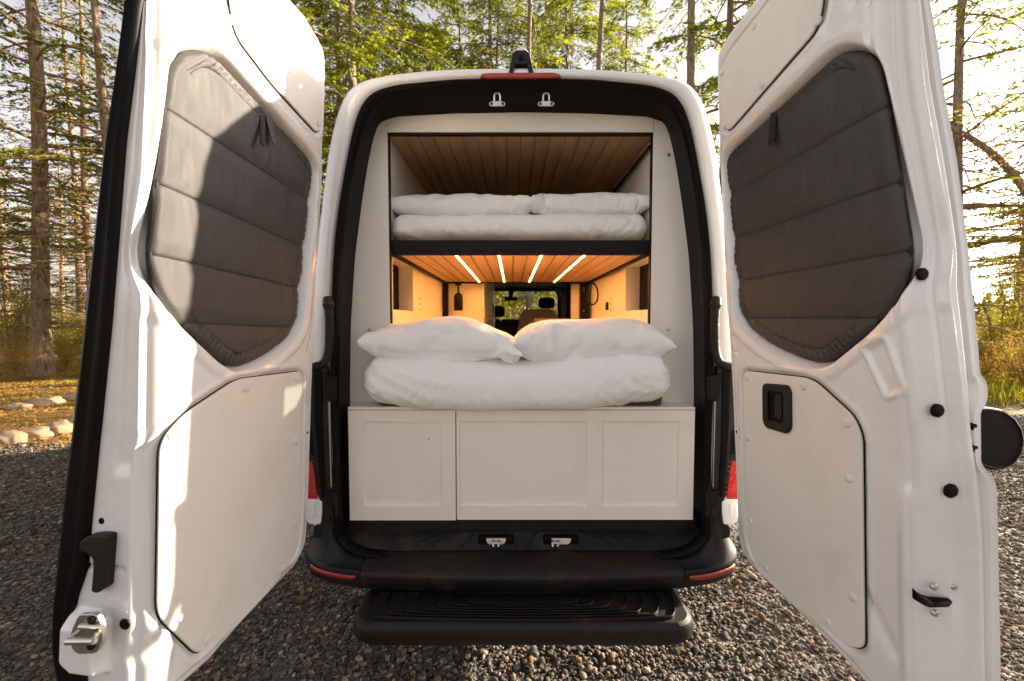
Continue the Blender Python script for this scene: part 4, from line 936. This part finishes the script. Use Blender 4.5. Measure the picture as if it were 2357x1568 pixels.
def bigmesh(name,V,Fc,m,parent=None,smooth=True,loc=None):
    me=bpy.data.meshes.new(name); k=Fc.shape[1]; me.vertices.add(len(V)); me.vertices.foreach_set('co',V.astype(np.float32).ravel())
    me.loops.add(Fc.size); me.loops.foreach_set('vertex_index',Fc.astype(np.int32).ravel()); me.polygons.add(len(Fc)); me.polygons.foreach_set('loop_start',np.arange(0,Fc.size,k,dtype=np.int32)); me.update(calc_edges=True)
    me.polygons.foreach_set('use_smooth',np.full(len(Fc),smooth)); me.materials.append(M[m]); o=bpy.data.objects.new(name,me); C.objects.link(o)
    if loc is not None: o.location=loc
    if parent is not None: o.parent=parent
    return o
def stones(x,y,size,sub,z0=.004,flat=(.45,.8)):
    n=len(x); v,f=ico(sub); k=len(v); V=np.repeat(v[None],n,0)
    V=V*(1+rg.normal(0,.12,(n,k,1))) if sub==1 else V*(1+rg.normal(0,.06,(n,k,1)))
    S=np.stack([size*rg.uniform(.75,1.3,n),size*rg.uniform(.6,1.,n),size*rg.uniform(*flat,n)],1); V=V*S[:,None]
    a=rg.uniform(0,2*PI,n); ti=rg.normal(0,.35,n); c,s=np.cos(ti)[:,None],np.sin(ti)[:,None]
    Y=V[...,1]*c-V[...,2]*s; Z=V[...,1]*s+V[...,2]*c; ca,sa=np.cos(a)[:,None],np.sin(a)[:,None]
    Xx=V[...,0]*ca-Y*sa; Yy=V[...,0]*sa+Y*ca
    P=np.stack([Xx+x[:,None],Yy+y[:,None],Z+z0+size[:,None]*.35*rg.uniform(.3,2.0,n)[:,None]],2)
    return P.reshape(-1,3),(f[None]+(np.arange(n)*k)[:,None,None]).reshape(-1,3)
def scatter(n,dmin,dmax,slopes):
    d=np.sqrt(rg.uniform(dmin**2,dmax**2,n)); s=rg.uniform(slopes[0],slopes[1],n); return CAM[0]+s*d, CAM[1]+d
def gravel():
    X1,Y1=scatter(30000,1.80,3.3,(-1.35,1.35)); s1=rg.lognormal(math.log(.0078),.38,len(X1))
    X2,Y2=scatter(36000,3.3,8.2,(-1.55,-.80)); X3,Y3=scatter(36000,3.3,8.2,(.95,1.6)); X4,Y4=scatter(9000,2.8,6.5,(-.8,.95))
    X2=np.r_[X2,X3,X4]; Y2=np.r_[Y2,Y3,Y4]; k=Y2<np.where(X2<-2,np.interp(X2,[-14,-6.6,-2],[3.2,3.9,4.4]),np.interp(X2,[-2,3,9,16],[4.4,5.6,5.5,5.2]))-.02+rg.normal(0,.10,len(X2)); X2,Y2=X2[k],Y2[k]
    s2=rg.lognormal(math.log(.0102),.36,len(X2))
    a,b=stones(X1,Y1,s1,2); c,d=stones(X2,Y2,s2,1)
    o=bigmesh('gravel',np.concatenate([a,c]),np.concatenate([b,d+len(a)]),'peb'); o['kind']='stuff'; o['label']='grey river gravel covering the drive'
gravel()
# bits of litter on the gravel
def quadsoup(P,Dv,Wv,m,name,parent=None,loc=None,tri=True):
    # leaf = slim triangle/kite: base, side, tip, side
    A=P-Dv*.5; T=P+Dv*.5; L1=P+Wv*.5; L2=P-Wv*.5; n=len(P)
    V=np.stack([A,L1,T,L2],1).reshape(-1,3); Fc=np.arange(4*n).reshape(-1,4); return bigmesh(name,V,Fc,m,parent,False,loc)
def litter(n,reg,z,size,m,name,label):
    x,y=reg(n); n=len(x); a=rg.uniform(0,2*PI,n); s=size*rg.uniform(.5,1.6,n); Dv=np.stack([np.cos(a),np.sin(a),rg.normal(0,.25,n)],1)*s[:,None]; W=np.stack([-np.sin(a),np.cos(a),rg.normal(0,.3,n)],1)*s[:,None]*rg.uniform(.12,.5,n)[:,None]
    o=quadsoup(np.stack([x,y,np.full(n,z)+rg.uniform(0,.015,n)],1),Dv,W,m,name); o['kind']='stuff'; o['label']=label
litter(1500,lambda n:scatter(n,1.9,7.5,(-1.5,1.5)),.022,.03,'dryleaf','leaf_debris','brown leaf scraps on the gravel')
def regL(n):
    d=np.sqrt(rg.uniform(5.5**2,17**2,n)); s=rg.uniform(-1.6,-.8,n); x=CAM[0]+s*d; y=CAM[1]+d; k=y>3.7+rg.normal(0,.2,n); return x[k],y[k]
litter(52000,regL,.012,.075,'dryleaf','needle_litter','orange needles and leaves covering the forest floor')
def regR(n):
    d=np.sqrt(rg.uniform(8.2**2,26**2,n)); s=rg.uniform(.8,1.5,n); return CAM[0]+s*d,CAM[1]+d
def grass(n,reg,h,m,name,label):
    x,y=reg(n); n=len(x); hh=h*rg.uniform(.4,1.3,n); Dv=np.stack([rg.normal(0,.3,n)*hh,rg.normal(0,.3,n)*hh,hh],1); a=rg.uniform(0,2*PI,n); W=np.stack([np.cos(a),np.sin(a),0*a],1)*.03
    o=quadsoup(np.stack([x,y,hh*.45],1),Dv,W,m,name); o['kind']='stuff'; o['label']=label
grass(30000,regR,.35,'bushleaf','grass','yellow-green grass beyond the drive')
def regL2(n): x,y=regL(n); k=(np.sin(x*1.7+y)+np.sin(y*2.3-x)+rg.normal(0,.4,len(x)))>1.0; return x[k],y[k]
grass(11000,regL2,.07,'bushleaf','moss_tufts','low green moss and weeds on the forest floor')
# boulders
k3=420/775/1.7378
for i,(a_,b_,w,h,lab) in enumerate([(40,1440,165,115,'tan round boulder, front row, cut by the photo edge'),(205,1400,215,95,'broad pale boulder, second in the front row'),(390,1365,185,110,'whitest angular boulder in the front row'),(545,1330,150,125,'tan boulder in the front row against the black door edge'),
      (100,1185,165,60,'low buff boulder, first in the back row'),(235,1168,155,72,'smooth tan oval boulder in the back row'),(360,1140,130,58,'small dark boulder with a sunlit end, back row'),(520,1112,150,60,'flat grey boulder in the back row beside the black door edge'),(-130,1230,150,70,'mossy boulder outside the left edge')]):
    if a_<0: continue
    u=a_*k3; v=575.4+b_*k3; p=onZ(u,v,0); dep=p[1]-CAM[1]; wx=w*k3*dep/F/2; hz=h*k3*dep/F*.62
    V,f=ico(4); V=V.copy()
    for j in range(len(V)):
        q=Vector(V[j]); r_=1+.32*noise.noise(q*1.2+Vector((i*7,0,0)))+.09*noise.noise(q*3+Vector((i*3,1,0))); V[j]*=r_
    V=np.sign(V)*np.abs(V)**.88*np.array((wx,wx*.8,hz)); ang_=rr.uniform(-.5,.5); c_,s_=math.cos(ang_),math.sin(ang_)
    V=np.stack([V[:,0]*c_-V[:,1]*s_,V[:,0]*s_+V[:,1]*c_,V[:,2]],1)
    o=bigmesh('boulder',V,f,'rock'); o.location=(p[0],p[1]+wx*.6,hz*.40); tag(o,lab,'boulder','boulders edging the drive')
for i,(u,v) in enumerate(((698,1381),(1221,1522),(1324,1520),(1406,1515),(1488,1470),(1699,1342),(1752,1420))):
    p=onZ(u,v,.02); V,f=ico(3); V=V.copy(); k_=1+.22*np.sin(V[:,2]*14+np.arctan2(V[:,1],V[:,0])*5); V=V*k_[:,None]*np.array((.014,.014,.024))*(1-.25*V[:,2:3]); a_=i*1.3; V=V[:,[2,0,1]]; c_,s_=math.cos(a_),math.sin(a_); V=np.stack([V[:,0]*c_-V[:,1]*s_,V[:,0]*s_+V[:,1]*c_,V[:,2]],1)
    o=bigmesh('pine_cone',V,f,'cone'); o.location=(p[0],p[1],.028); tag(o,['brown pine cone on the gravel left of the bumper','brown pine cone below the middle of the step, leftmost of three','brown pine cone below the step, middle of three','brown pine cone below the step, rightmost of three','brown pine cone close to the right end of the step','brown pine cone on the gravel right of the bumper','brown pine cone under the lower edge of the right door'][i],'pine cone','pine cones on the gravel')
# ------------------------------------------------------------------ trees
def tubes(lst,n=5):
    vs=[];fs=[];base=0
    for P,r in lst:
        P=np.asarray(P,float); k=len(P); T=np.gradient(P,axis=0); T/=np.linalg.norm(T,axis=1)[:,None]+1e-9
        ref=np.where(np.abs(T[:,2:3])>.8,np.array([[1.,0,0]]),np.array([[0,0,1.]])); A=np.cross(T,ref); A/=np.linalg.norm(A,axis=1)[:,None]+1e-9; B=np.cross(T,A)
        a=np.linspace(0,2*PI,n,endpoint=False); r=np.broadcast_to(r,(k,))
        V=P[:,None]+r[:,None,None]*(np.cos(a)[None,:,None]*A[:,None]+np.sin(a)[None,:,None]*B[:,None]); vs.append(V.reshape(-1,3))
        i=np.arange(k-1)[:,None]; j=np.arange(n)[None]; q=np.stack([i*n+j,i*n+(j+1)%n,(i+1)*n+(j+1)%n,(i+1)*n+j],-1).reshape(-1,4)+base; fs.append(q); base+=k*n
    return np.concatenate(vs),np.concatenate(fs)
def conifer(seed,H,base,Rr,r0,nb,leaf,lm,bark,dead=20,dense=1.,droop=.5,lean=0):
    g=np.random.default_rng(seed); root=empty('conifer_tree')
    z=np.linspace(0,H,26); ph=g.uniform(0,6); tx=.10*np.sin(z*.35+ph)+lean*z; ty=.10*np.cos(z*.3+ph*2)
    flare=1+.45*np.exp(-z/.35); r=r0*flare*(1-z/H*.93)
    tr=[(np.stack([tx,ty,z],1),r)]; v,f=tubes(tr,14); v[:,:2]+= (g.normal(0,.02,(len(v),2))*r0)
    bigmesh('trunk',v,f,bark,root)
    tl=[]; P_=[];D_=[];W_=[]
    def at(h): return np.array((np.interp(h,z,tx),np.interp(h,z,ty),h))
    for i in range(nb+dead):
        isd=i>=nb
        if isd: h=g.uniform(1.2,base+3); L=g.uniform(.5,2.0)
        else:
            q=(i+g.uniform(0,1))/nb; h=base+(H-base)*q; L=Rr*(1-q)**.75*g.uniform(.6,1.15)+.25
        az=g.uniform(0,2*PI); t=np.linspace(0,1,9); dirv=np.array((math.cos(az),math.sin(az),0)); side=np.array((-dirv[1],dirv[0],0))
        c0=at(min(h,H-.2)); up=g.uniform(.05,.3) if not isd else g.uniform(-.2,.3)
        Pb=c0+np.outer(t*L,dirv)+np.outer(L*(up*t-droop*g.uniform(.6,1.2)*t*t),(0,0,1))+np.outer(.1*L*np.sin(t*3+g.uniform(0,6))*t,side)
        rb=max(.008,(.010+.010*L)*(.8 if isd else 1)); tl.append((Pb,rb*(1-t*.85)))
        nt=int((5+L*5)*dense) if not isd else int(4+3*L)
        for k in range(nt):
            tt=g.uniform(.15,1) if not isd else g.uniform(.25,1); pb=np.array([np.interp(tt,t,Pb[:,a]) for a in range(3)])
            sg=1 if k%2 else -1; an=g.uniform(.5,1.15)*sg; dv=dirv*math.cos(an)+side*math.sin(an); l=(.25+.42*L*(1-tt*.6))*g.uniform(.5,1.1)*(.7 if isd else 1)
            t5=np.linspace(0,1,5); Pt=pb+np.outer(t5*l,dv)+np.outer(-droop*g.uniform(.3,1.1)*l*t5**2 if not isd else g.normal(0,.3)*l*t5**2,(0,0,1)); 
            if isd or k%2==0: tl.append((Pt,(.006)*(1-t5*.7)))
            if not isd or g.uniform()<.15:
                m=max(5,int(l/.035*dense)); ts=g.uniform(.05,1.05,m); pc=np.stack([np.interp(ts,t5,Pt[:,a]) for a in range(3)],1)
                s2=g.choice((-1,1),m)[:,None]; pv=np.cross(dv,(0,0,1)); dd=dv*g.uniform(.4,1,(m,1))+s2*pv*g.uniform(.3,1,(m,1))+np.array((0,0,-1))*g.uniform(.0,.75,(m,1)); dd/=np.linalg.norm(dd,axis=1)[:,None]
                ll=leaf*g.uniform(.6,1.5,(m,1)); P_.append(pc+dd*ll*.5+g.normal(0,.012,(m,3))); D_.append(dd*ll); ww=np.cross(dd,g.normal(0,1,(m,3))*(1,1,.5)); ww/=np.linalg.norm(ww,axis=1)[:,None]+1e-9; W_.append(ww*ll*.32)
    v,f=tubes(tl,4); bigmesh('branches',v,f,'twig' if dead>40 else bark,root)
    quadsoup(np.concatenate(P_),np.concatenate(D_),np.concatenate(W_),lm,'crown',root); return root
def copytree(o):
    r=o.copy(); C.objects.link(r)
    for ch in o.children: c=ch.copy(); C.objects.link(c); c.parent=r
    return r
def put(o,u,v,dep,rz=0,s=1,label=None,group='fir trees around the van',cat='tree'):
    x=CAM[0]+(u-1178.5)/F*dep; o.location=(x,CAM[1]+dep,0); o.rotation_euler=(0,0,rz); o.scale=(s,s,s); tag(o,label,cat,group); return o
KA=conifer(11,25,3.0,4.6,.19,165,.14,'fir','barkg',dead=14,dense=1.1)
KB=conifer(12,23,7.0,3.4,.17,100,.14,'fir','bark',dead=26,dense=1.1)
KC=conifer(13,24,2.6,3.8,.20,105,.13,'firdark','bark',dead=100,dense=.75,droop=.4)
KD=conifer(14,22,13.5,2.6,.20,45,.12,'fir','barkg',dead=10,dense=.8)
KF=conifer(16,19,3.5,3.4,.15,75,.11,'fir','barkg',dead=80,dense=.7,droop=.25)
KE=conifer(15,20,5,2.6,.15,46,.10,'firdark','bark',dead=140,dense=.5,droop=.3)
used=set()
def inst(K,*a,**k):
    if id(K) in used: o=copytree(K)
    else: used.add(id(K)); o=K
    return put(o,*a,**k)
inst(KA,827,0,15.5,.3,1,label='bright yellow-green fir just right of the left door, above the roof edge')
inst(KC,790,0,20,1.2,.95,label='dark twiggy fir between the left door and the bright fir')
inst(KA,940,0,21,2.2,1.05,label='sunlit fir behind the bright fir left of the roof camera')
inst(KB,1065,0,24,4.0,1.,label='fir with darker foliage midway between left door and roof camera')
inst(KB,1143,0,20,.5,.85,label='slim fir trunk just left of the roof camera')
inst(KD,1218,0,17.5,1.5,.95,label='bare grey-brown trunk rising directly behind the roof camera')
inst(KA,1300,0,23,3.1,1.02,label='bright fir behind and between the two trunks right of the roof camera')
inst(KD,1378,0,17,2.5,1.0,label='straight brown trunk right of the roof camera with lit foliage behind')
inst(KA,1430,0,26,5.2,.95,label='yellow-green fir whose branch tips reach the white sky on the right')
inst(KD,1577,0,14.5,.2,1.05,label='tall bare trunk against white sky over the right roof corner')
inst(KB,1657,0,16,4.4,1.15,label='trunk partly hidden behind the top of the right door')
inst(KC,102,0,13,.8,1.12,label='thick fir trunk on the left, its base on the mossy forest floor')
inst(KE,184,0,24,2.0,1.25,label='slimmer trunk right of the thick fir on the left')
inst(KE,262,0,12.5,3.3,1.0,label='orange-lit trunk with dead twigs beside the top of the black door edge')
inst(KC,215,0,22,4.1,1.0,label='twiggy dark fir behind, between the thick fir and the black door edge')
inst(KE,20,0,26,5.0,1.1,label='thin trunk near the left photo edge behind the shrubs')
inst(KE,150,0,34,1.0,1.1,label='far slender trunk in the gap right of the thick fir')
inst(KC,-160,0,17,5.6,1.05,label='dark fir whose branches enter at the upper left corner')
inst(KC,730,0,27,2.9,1.0,label='dark fir farthest back, beside the top of the left door')
inst(KF,2190,0,11.5,3.7,1.0,label='reddish grey trunk behind the edge of the right door')
inst(KF,2400,0,13.5,.9,1.0,label='thin twiggy fir at the right photo edge')
inst(KF,2345,0,21,.7,1.2,label='green fir at the far right beyond the meadow')
inst(KA,2330,0,36,.2,.42,label='low round evergreen beyond the meadow on the right')
for i,(u,dp) in enumerate(((1120,14),(1250,18),(1185,30),(1160,40),(1222,26))):
    inst(KB if i%2 else KC,u+ (14 if i==0 else 0),0,dp+6,i*1.3,.9,label=['tree seen through the windscreen left of the mirror','tree seen through the windscreen behind the right headrest','tree seen through the windscreen at its centre','thin far tree seen through the windscreen','far tree seen through the windscreen above the grey seat'][i])
# leaning bare tree at the right
lt=empty('leaning_tree'); pts=resamp(np.array([(15.2,8.6,0),(14.2,8.8,2.2),(13.2,9.0,4.0),(12.2,9.2,5.6),(11.2,9.3,6.4),(10.4,9.4,6.7)]),20)
pts=smooth_c(pts,3); off=np.array((15.2,8.6,0)); g=np.random.default_rng(5)
v,f=tubes([(pts-off,np.linspace(.15,.05,20))],10); bigmesh('trunk',v,f,'barkg',lt); tl=[];P_=[];D_=[];W_=[]
for i in range(60):
    k=g.integers(5,20); p=pts[k]-off; a=g.uniform(0,2*PI); l=g.uniform(.8,2.8); t=np.linspace(0,1,7); dv=np.array((math.cos(a),math.sin(a),g.uniform(-.2,.35)))
    Pb=p+np.outer(t*l,dv)+np.outer(.12*l*np.sin(t*4+a),(0,0,1)); tl.append((Pb,.018*(1-t*.8)))
    for q in range(9):
        tt=g.uniform(.2,1); pb=np.array([np.interp(tt,t,Pb[:,c]) for c in range(3)]); d2=g.normal(0,1,3); d2[2]*=.4; d2/=np.linalg.norm(d2); l2=g.uniform(.2,.7); tl.append((pb+np.outer(np.linspace(0,1,3)*l2,d2),np.array((.006,.004,.002))))
        m=int(g.uniform(2,12)); P_.append(pb+d2*g.uniform(.2,1,(m,1))*l2+g.normal(0,.03,(m,3))); dd=g.normal(0,1,(m,3)); dd/=np.linalg.norm(dd,axis=1)[:,None]; D_.append(dd*.07); ww=np.cross(dd,g.normal(0,1,(m,3))); W_.append(ww/np.linalg.norm(ww,axis=1)[:,None]*.035)
v,f=tubes(tl,4); bigmesh('branches',v,f,'barkg',lt); quadsoup(np.concatenate(P_),np.concatenate(D_),np.concatenate(W_),'dryleaf','crown',lt)
lt.location=off; tag(lt,'leaning bare tree arching from the right photo edge toward the reddish trunk','tree')
# shrubs
def shrub(seed,h,w,n,m,sz,nst=14):
    g=np.random.default_rng(seed); r=empty('shrub'); tl=[];P_=[];D_=[];W_=[]
    for i in range(nst):
        a=g.uniform(0,2*PI); t=np.linspace(0,1,7); sp=g.uniform(.1,1)*w; hh=h*g.uniform(.5,1.1); Pb=np.stack([math.cos(a)*sp*t**1.3,math.sin(a)*sp*t**1.3,hh*t],1)+np.cumsum(g.normal(0,.02*h,(7,3)),0)*t[:,None]; tl.append((Pb,.014*h**.5*(1-t*.8)))
        for q in range(8):
            tt=g.uniform(.25,1); pb=np.array([np.interp(tt,t,Pb[:,c]) for c in range(3)]); d2=g.normal(0,1,3); d2[2]=abs(d2[2])*.5; d2/=np.linalg.norm(d2); l2=g.uniform(.15,.4)*h*.6; tl.append((pb+np.outer(np.linspace(0,1,4)*l2,d2),np.linspace(.005,.002,4)))
            k=int(n/nst/8); P_.append(pb+d2*g.uniform(.1,1.1,(k,1))*l2+g.normal(0,.05*h,(k,3))); dd=g.normal(0,1,(k,3)); dd/=np.linalg.norm(dd,axis=1)[:,None]; D_.append(dd*sz*g.uniform(.6,1.4,(k,1))); ww=np.cross(dd,g.normal(0,1,(k,3))); W_.append(ww/np.linalg.norm(ww,axis=1)[:,None]*sz*.5)
    v,f=tubes(tl,4); bigmesh('stems',v,f,'twig',r); quadsoup(np.concatenate(P_),np.concatenate(D_),np.concatenate(W_),m,'foliage',r); return r
SE=shrub(9,1.5,1.1,3400,'goldleaf',.05,18)
SA=shrub(1,1.6,.9,4200,'bushleaf',.06); SB=shrub(2,2.6,.8,1400,'bushleaf',.07,10); SC=shrub(3,.9,1.0,3600,'firdark',.06); SD=shrub(4,1.1,1.3,2600,'dryleaf',.06)
spots=[(SE,30,11.8,.75),(SE,150,14.5,.8),(SE,190,12.5,.6),(SE,60,18,1.0),(SE,2335,10.6,.8),(SE,2290,13,1.0),(SE,2375,9.5,.9),(SB,22,13.5,1.3),(SB,60,15,1.2),(SA,70,19,1),(SA,140,21,1.1),(SC,165,18,1),(SA,205,23,1),(SD,30,17,1),(SC,45,20,1.2),(SA,8,24,1.1),(SA,175,28,1.3),(SD,150,16,.8),(SB,205,17,.8),
 (SB,2300,12.5,1.15),(SC,2280,15,1.1),(SD,2330,13.5,1.),(SA,2345,18,1.3),(SC,2320,22,1.2),(SA,2270,24,1.2),(SD,2290,11.5,.8),(SB,2350,14.5,1.5),
 (SA,1150,17,1.7),(SA,1200,18,1.6),(SA,1265,17.5,1.8),(SA,1110,20,2),(SA,1300,20,2)]
lab=['golden-leaved shrub low at the left photo edge behind the boulders','golden-leaved shrub right of the thick fir','small golden shrub against the black door edge','golden shrub seen behind the thick fir','golden brush over the black door handle','tall golden brush behind the right door edge','golden brush cut by the right photo edge','leggy shrub at the left photo edge before the thick fir','upright thin-stemmed shrub left of the thick fir','leafy shrub behind, left of the thick fir','yellow-green shrub behind, right of the thick fir','low dark evergreen shrub between thick fir and slim trunk','yellow-green shrub beside the black door edge','rusty dead shrub low at the left photo edge','dark shrub behind the leggy shrub on the left','distant shrub at the left photo edge','largest distant shrub right of the thick fir','small rusty shrub at the foot of the slim trunk','leggy shrub beside the black door edge',
 'bare-stemmed shrub right of the right door above the black handle','dark low brush behind the black door handle','rusty brush above the black door handle at the photo edge','green shrub at the right photo edge','dark evergreen shrub across the meadow','round green shrub close to the right door edge','small rusty brush nearest the right door','tall leggy shrub at the right photo edge',
 'green shrub low left in the windscreen','green shrub low centre in the windscreen','green shrub behind the right headrest in the windscreen','green shrub at the left pillar of the windscreen','green shrub at the right pillar of the windscreen']
for i,((K,u,dp,s),l) in enumerate(zip(spots,lab)): inst(K,u,0,dp,i*1.7,s,label=l,group='shrubs under the trees',cat='shrub')
# stick lying in the brush at right
for k,(a_,c_) in enumerate((((2240,745),(2357,775)),((2245,790),(2357,800)))):
    p=onY(*a_,9.2); q=onY(*c_,9.4); pts=resamp(np.array([p,(p+q)/2+np.array((0,0,.05)),q]),8); o=MB().tube(pts,np.linspace(.035,.015,8),7).done('fallen_branch','twig',None,smooth=True,recenter=True); tag(o,'pale fallen branch lying high across the brush at right' if k==0 else 'lower pale fallen branch in the brush at right','branch')
# far treeline
g=np.random.default_rng(77); P_=[];D_=[];W_=[]
for i in range(420):
    a=g.uniform(-1.5,1.5); d_=g.uniform(150,260); x=a*d_; y=d_; h=g.uniform(7,14); m=150; zz=g.uniform(0,1,m); rr_=(1-zz)*h*.24*np.sqrt(g.uniform(0,1,m)); th=g.uniform(0,2*PI,m)
    P_.append(np.stack([x+rr_*np.cos(th),y+rr_*np.sin(th),zz*h+.3],1)); dd=np.stack([np.cos(th),np.sin(th),-.4+0*th],1); D_.append(dd*1.3); W_.append(np.stack([-np.sin(th),np.cos(th),g.normal(0,.5,m)],1)*1.0)
o=quadsoup(np.concatenate(P_),np.concatenate(D_),np.concatenate(W_),'farleaf','distant_woods'); o['kind']='stuff'; o['label']='low line of distant trees beyond the field'
# ================================================================== light, sky, camera
EL=R(17); AZ=math.atan2(.43,1)   # direction to the sun: from the right, slightly ahead
sd=Vector((math.cos(AZ)*math.cos(EL),math.sin(AZ)*math.cos(EL),math.sin(EL)))
L_=bpy.data.lights.new('sun','SUN'); L_.energy=5.0; L_.angle=R(.6); L_.color=(1,.86,.66); so_=bpy.data.objects.new('sun',L_); C.objects.link(so_); so_.rotation_euler=(-sd).to_track_quat('-Z','Y').to_euler()
w=bpy.data.worlds.new('World'); scene.world=w; w.use_nodes=True; N=w.node_tree.nodes; Lk=w.node_tree.links
sky=N.new('ShaderNodeTexSky'); sky.sky_type='NISHITA'; sky.sun_disc=False; sky.sun_elevation=EL; sky.sun_rotation=PI/2-AZ; sky.air_density=1.0; sky.dust_density=2.5; sky.ozone_density=.6
hs_=N.new('ShaderNodeHueSaturation'); hs_.inputs['Saturation'].default_value=.28; Lk.new(sky.outputs[0],hs_.inputs['Color'])
mu=N.new('ShaderNodeMix'); mu.data_type='RGBA'; mu.blend_type='MULTIPLY'; mu.inputs['Factor'].default_value=1; mu.inputs['B'].default_value=(1.07,.985,.965,1); Lk.new(hs_.outputs[0],mu.inputs['A'])
Lk.new(mu.outputs['Result'],N['Background'].inputs[0]); N['Background'].inputs[1].default_value=.080
cd=bpy.data.cameras.new('camera'); cd.lens=36*F/2357; cd.sensor_width=36; cd.clip_end=2000; cd.clip_start=.05
cd.dof.use_dof=True; cd.dof.focus_distance=2.0; cd.dof.aperture_fstop=4.0
co=bpy.data.objects.new('camera',cd); C.objects.link(co); co.location=CAM; co.rotation_euler=(PI/2-PIT,0,0); scene.camera=co
scene.view_settings.view_transform='Standard'; scene.view_settings.look='None'; scene.view_settings.gamma=1; scene.view_settings.exposure=2.05
scene.render.resolution_x=1024; scene.render.resolution_y=681
scene.cycles.use_denoising=True; scene.cycles.max_bounces=8; scene.cycles.diffuse_bounces=5; scene.cycles.transparent_max_bounces=8; scene.cycles.sample_clamp_indirect=6; scene.cycles.caustics_reflective=False; scene.cycles.caustics_refractive=False
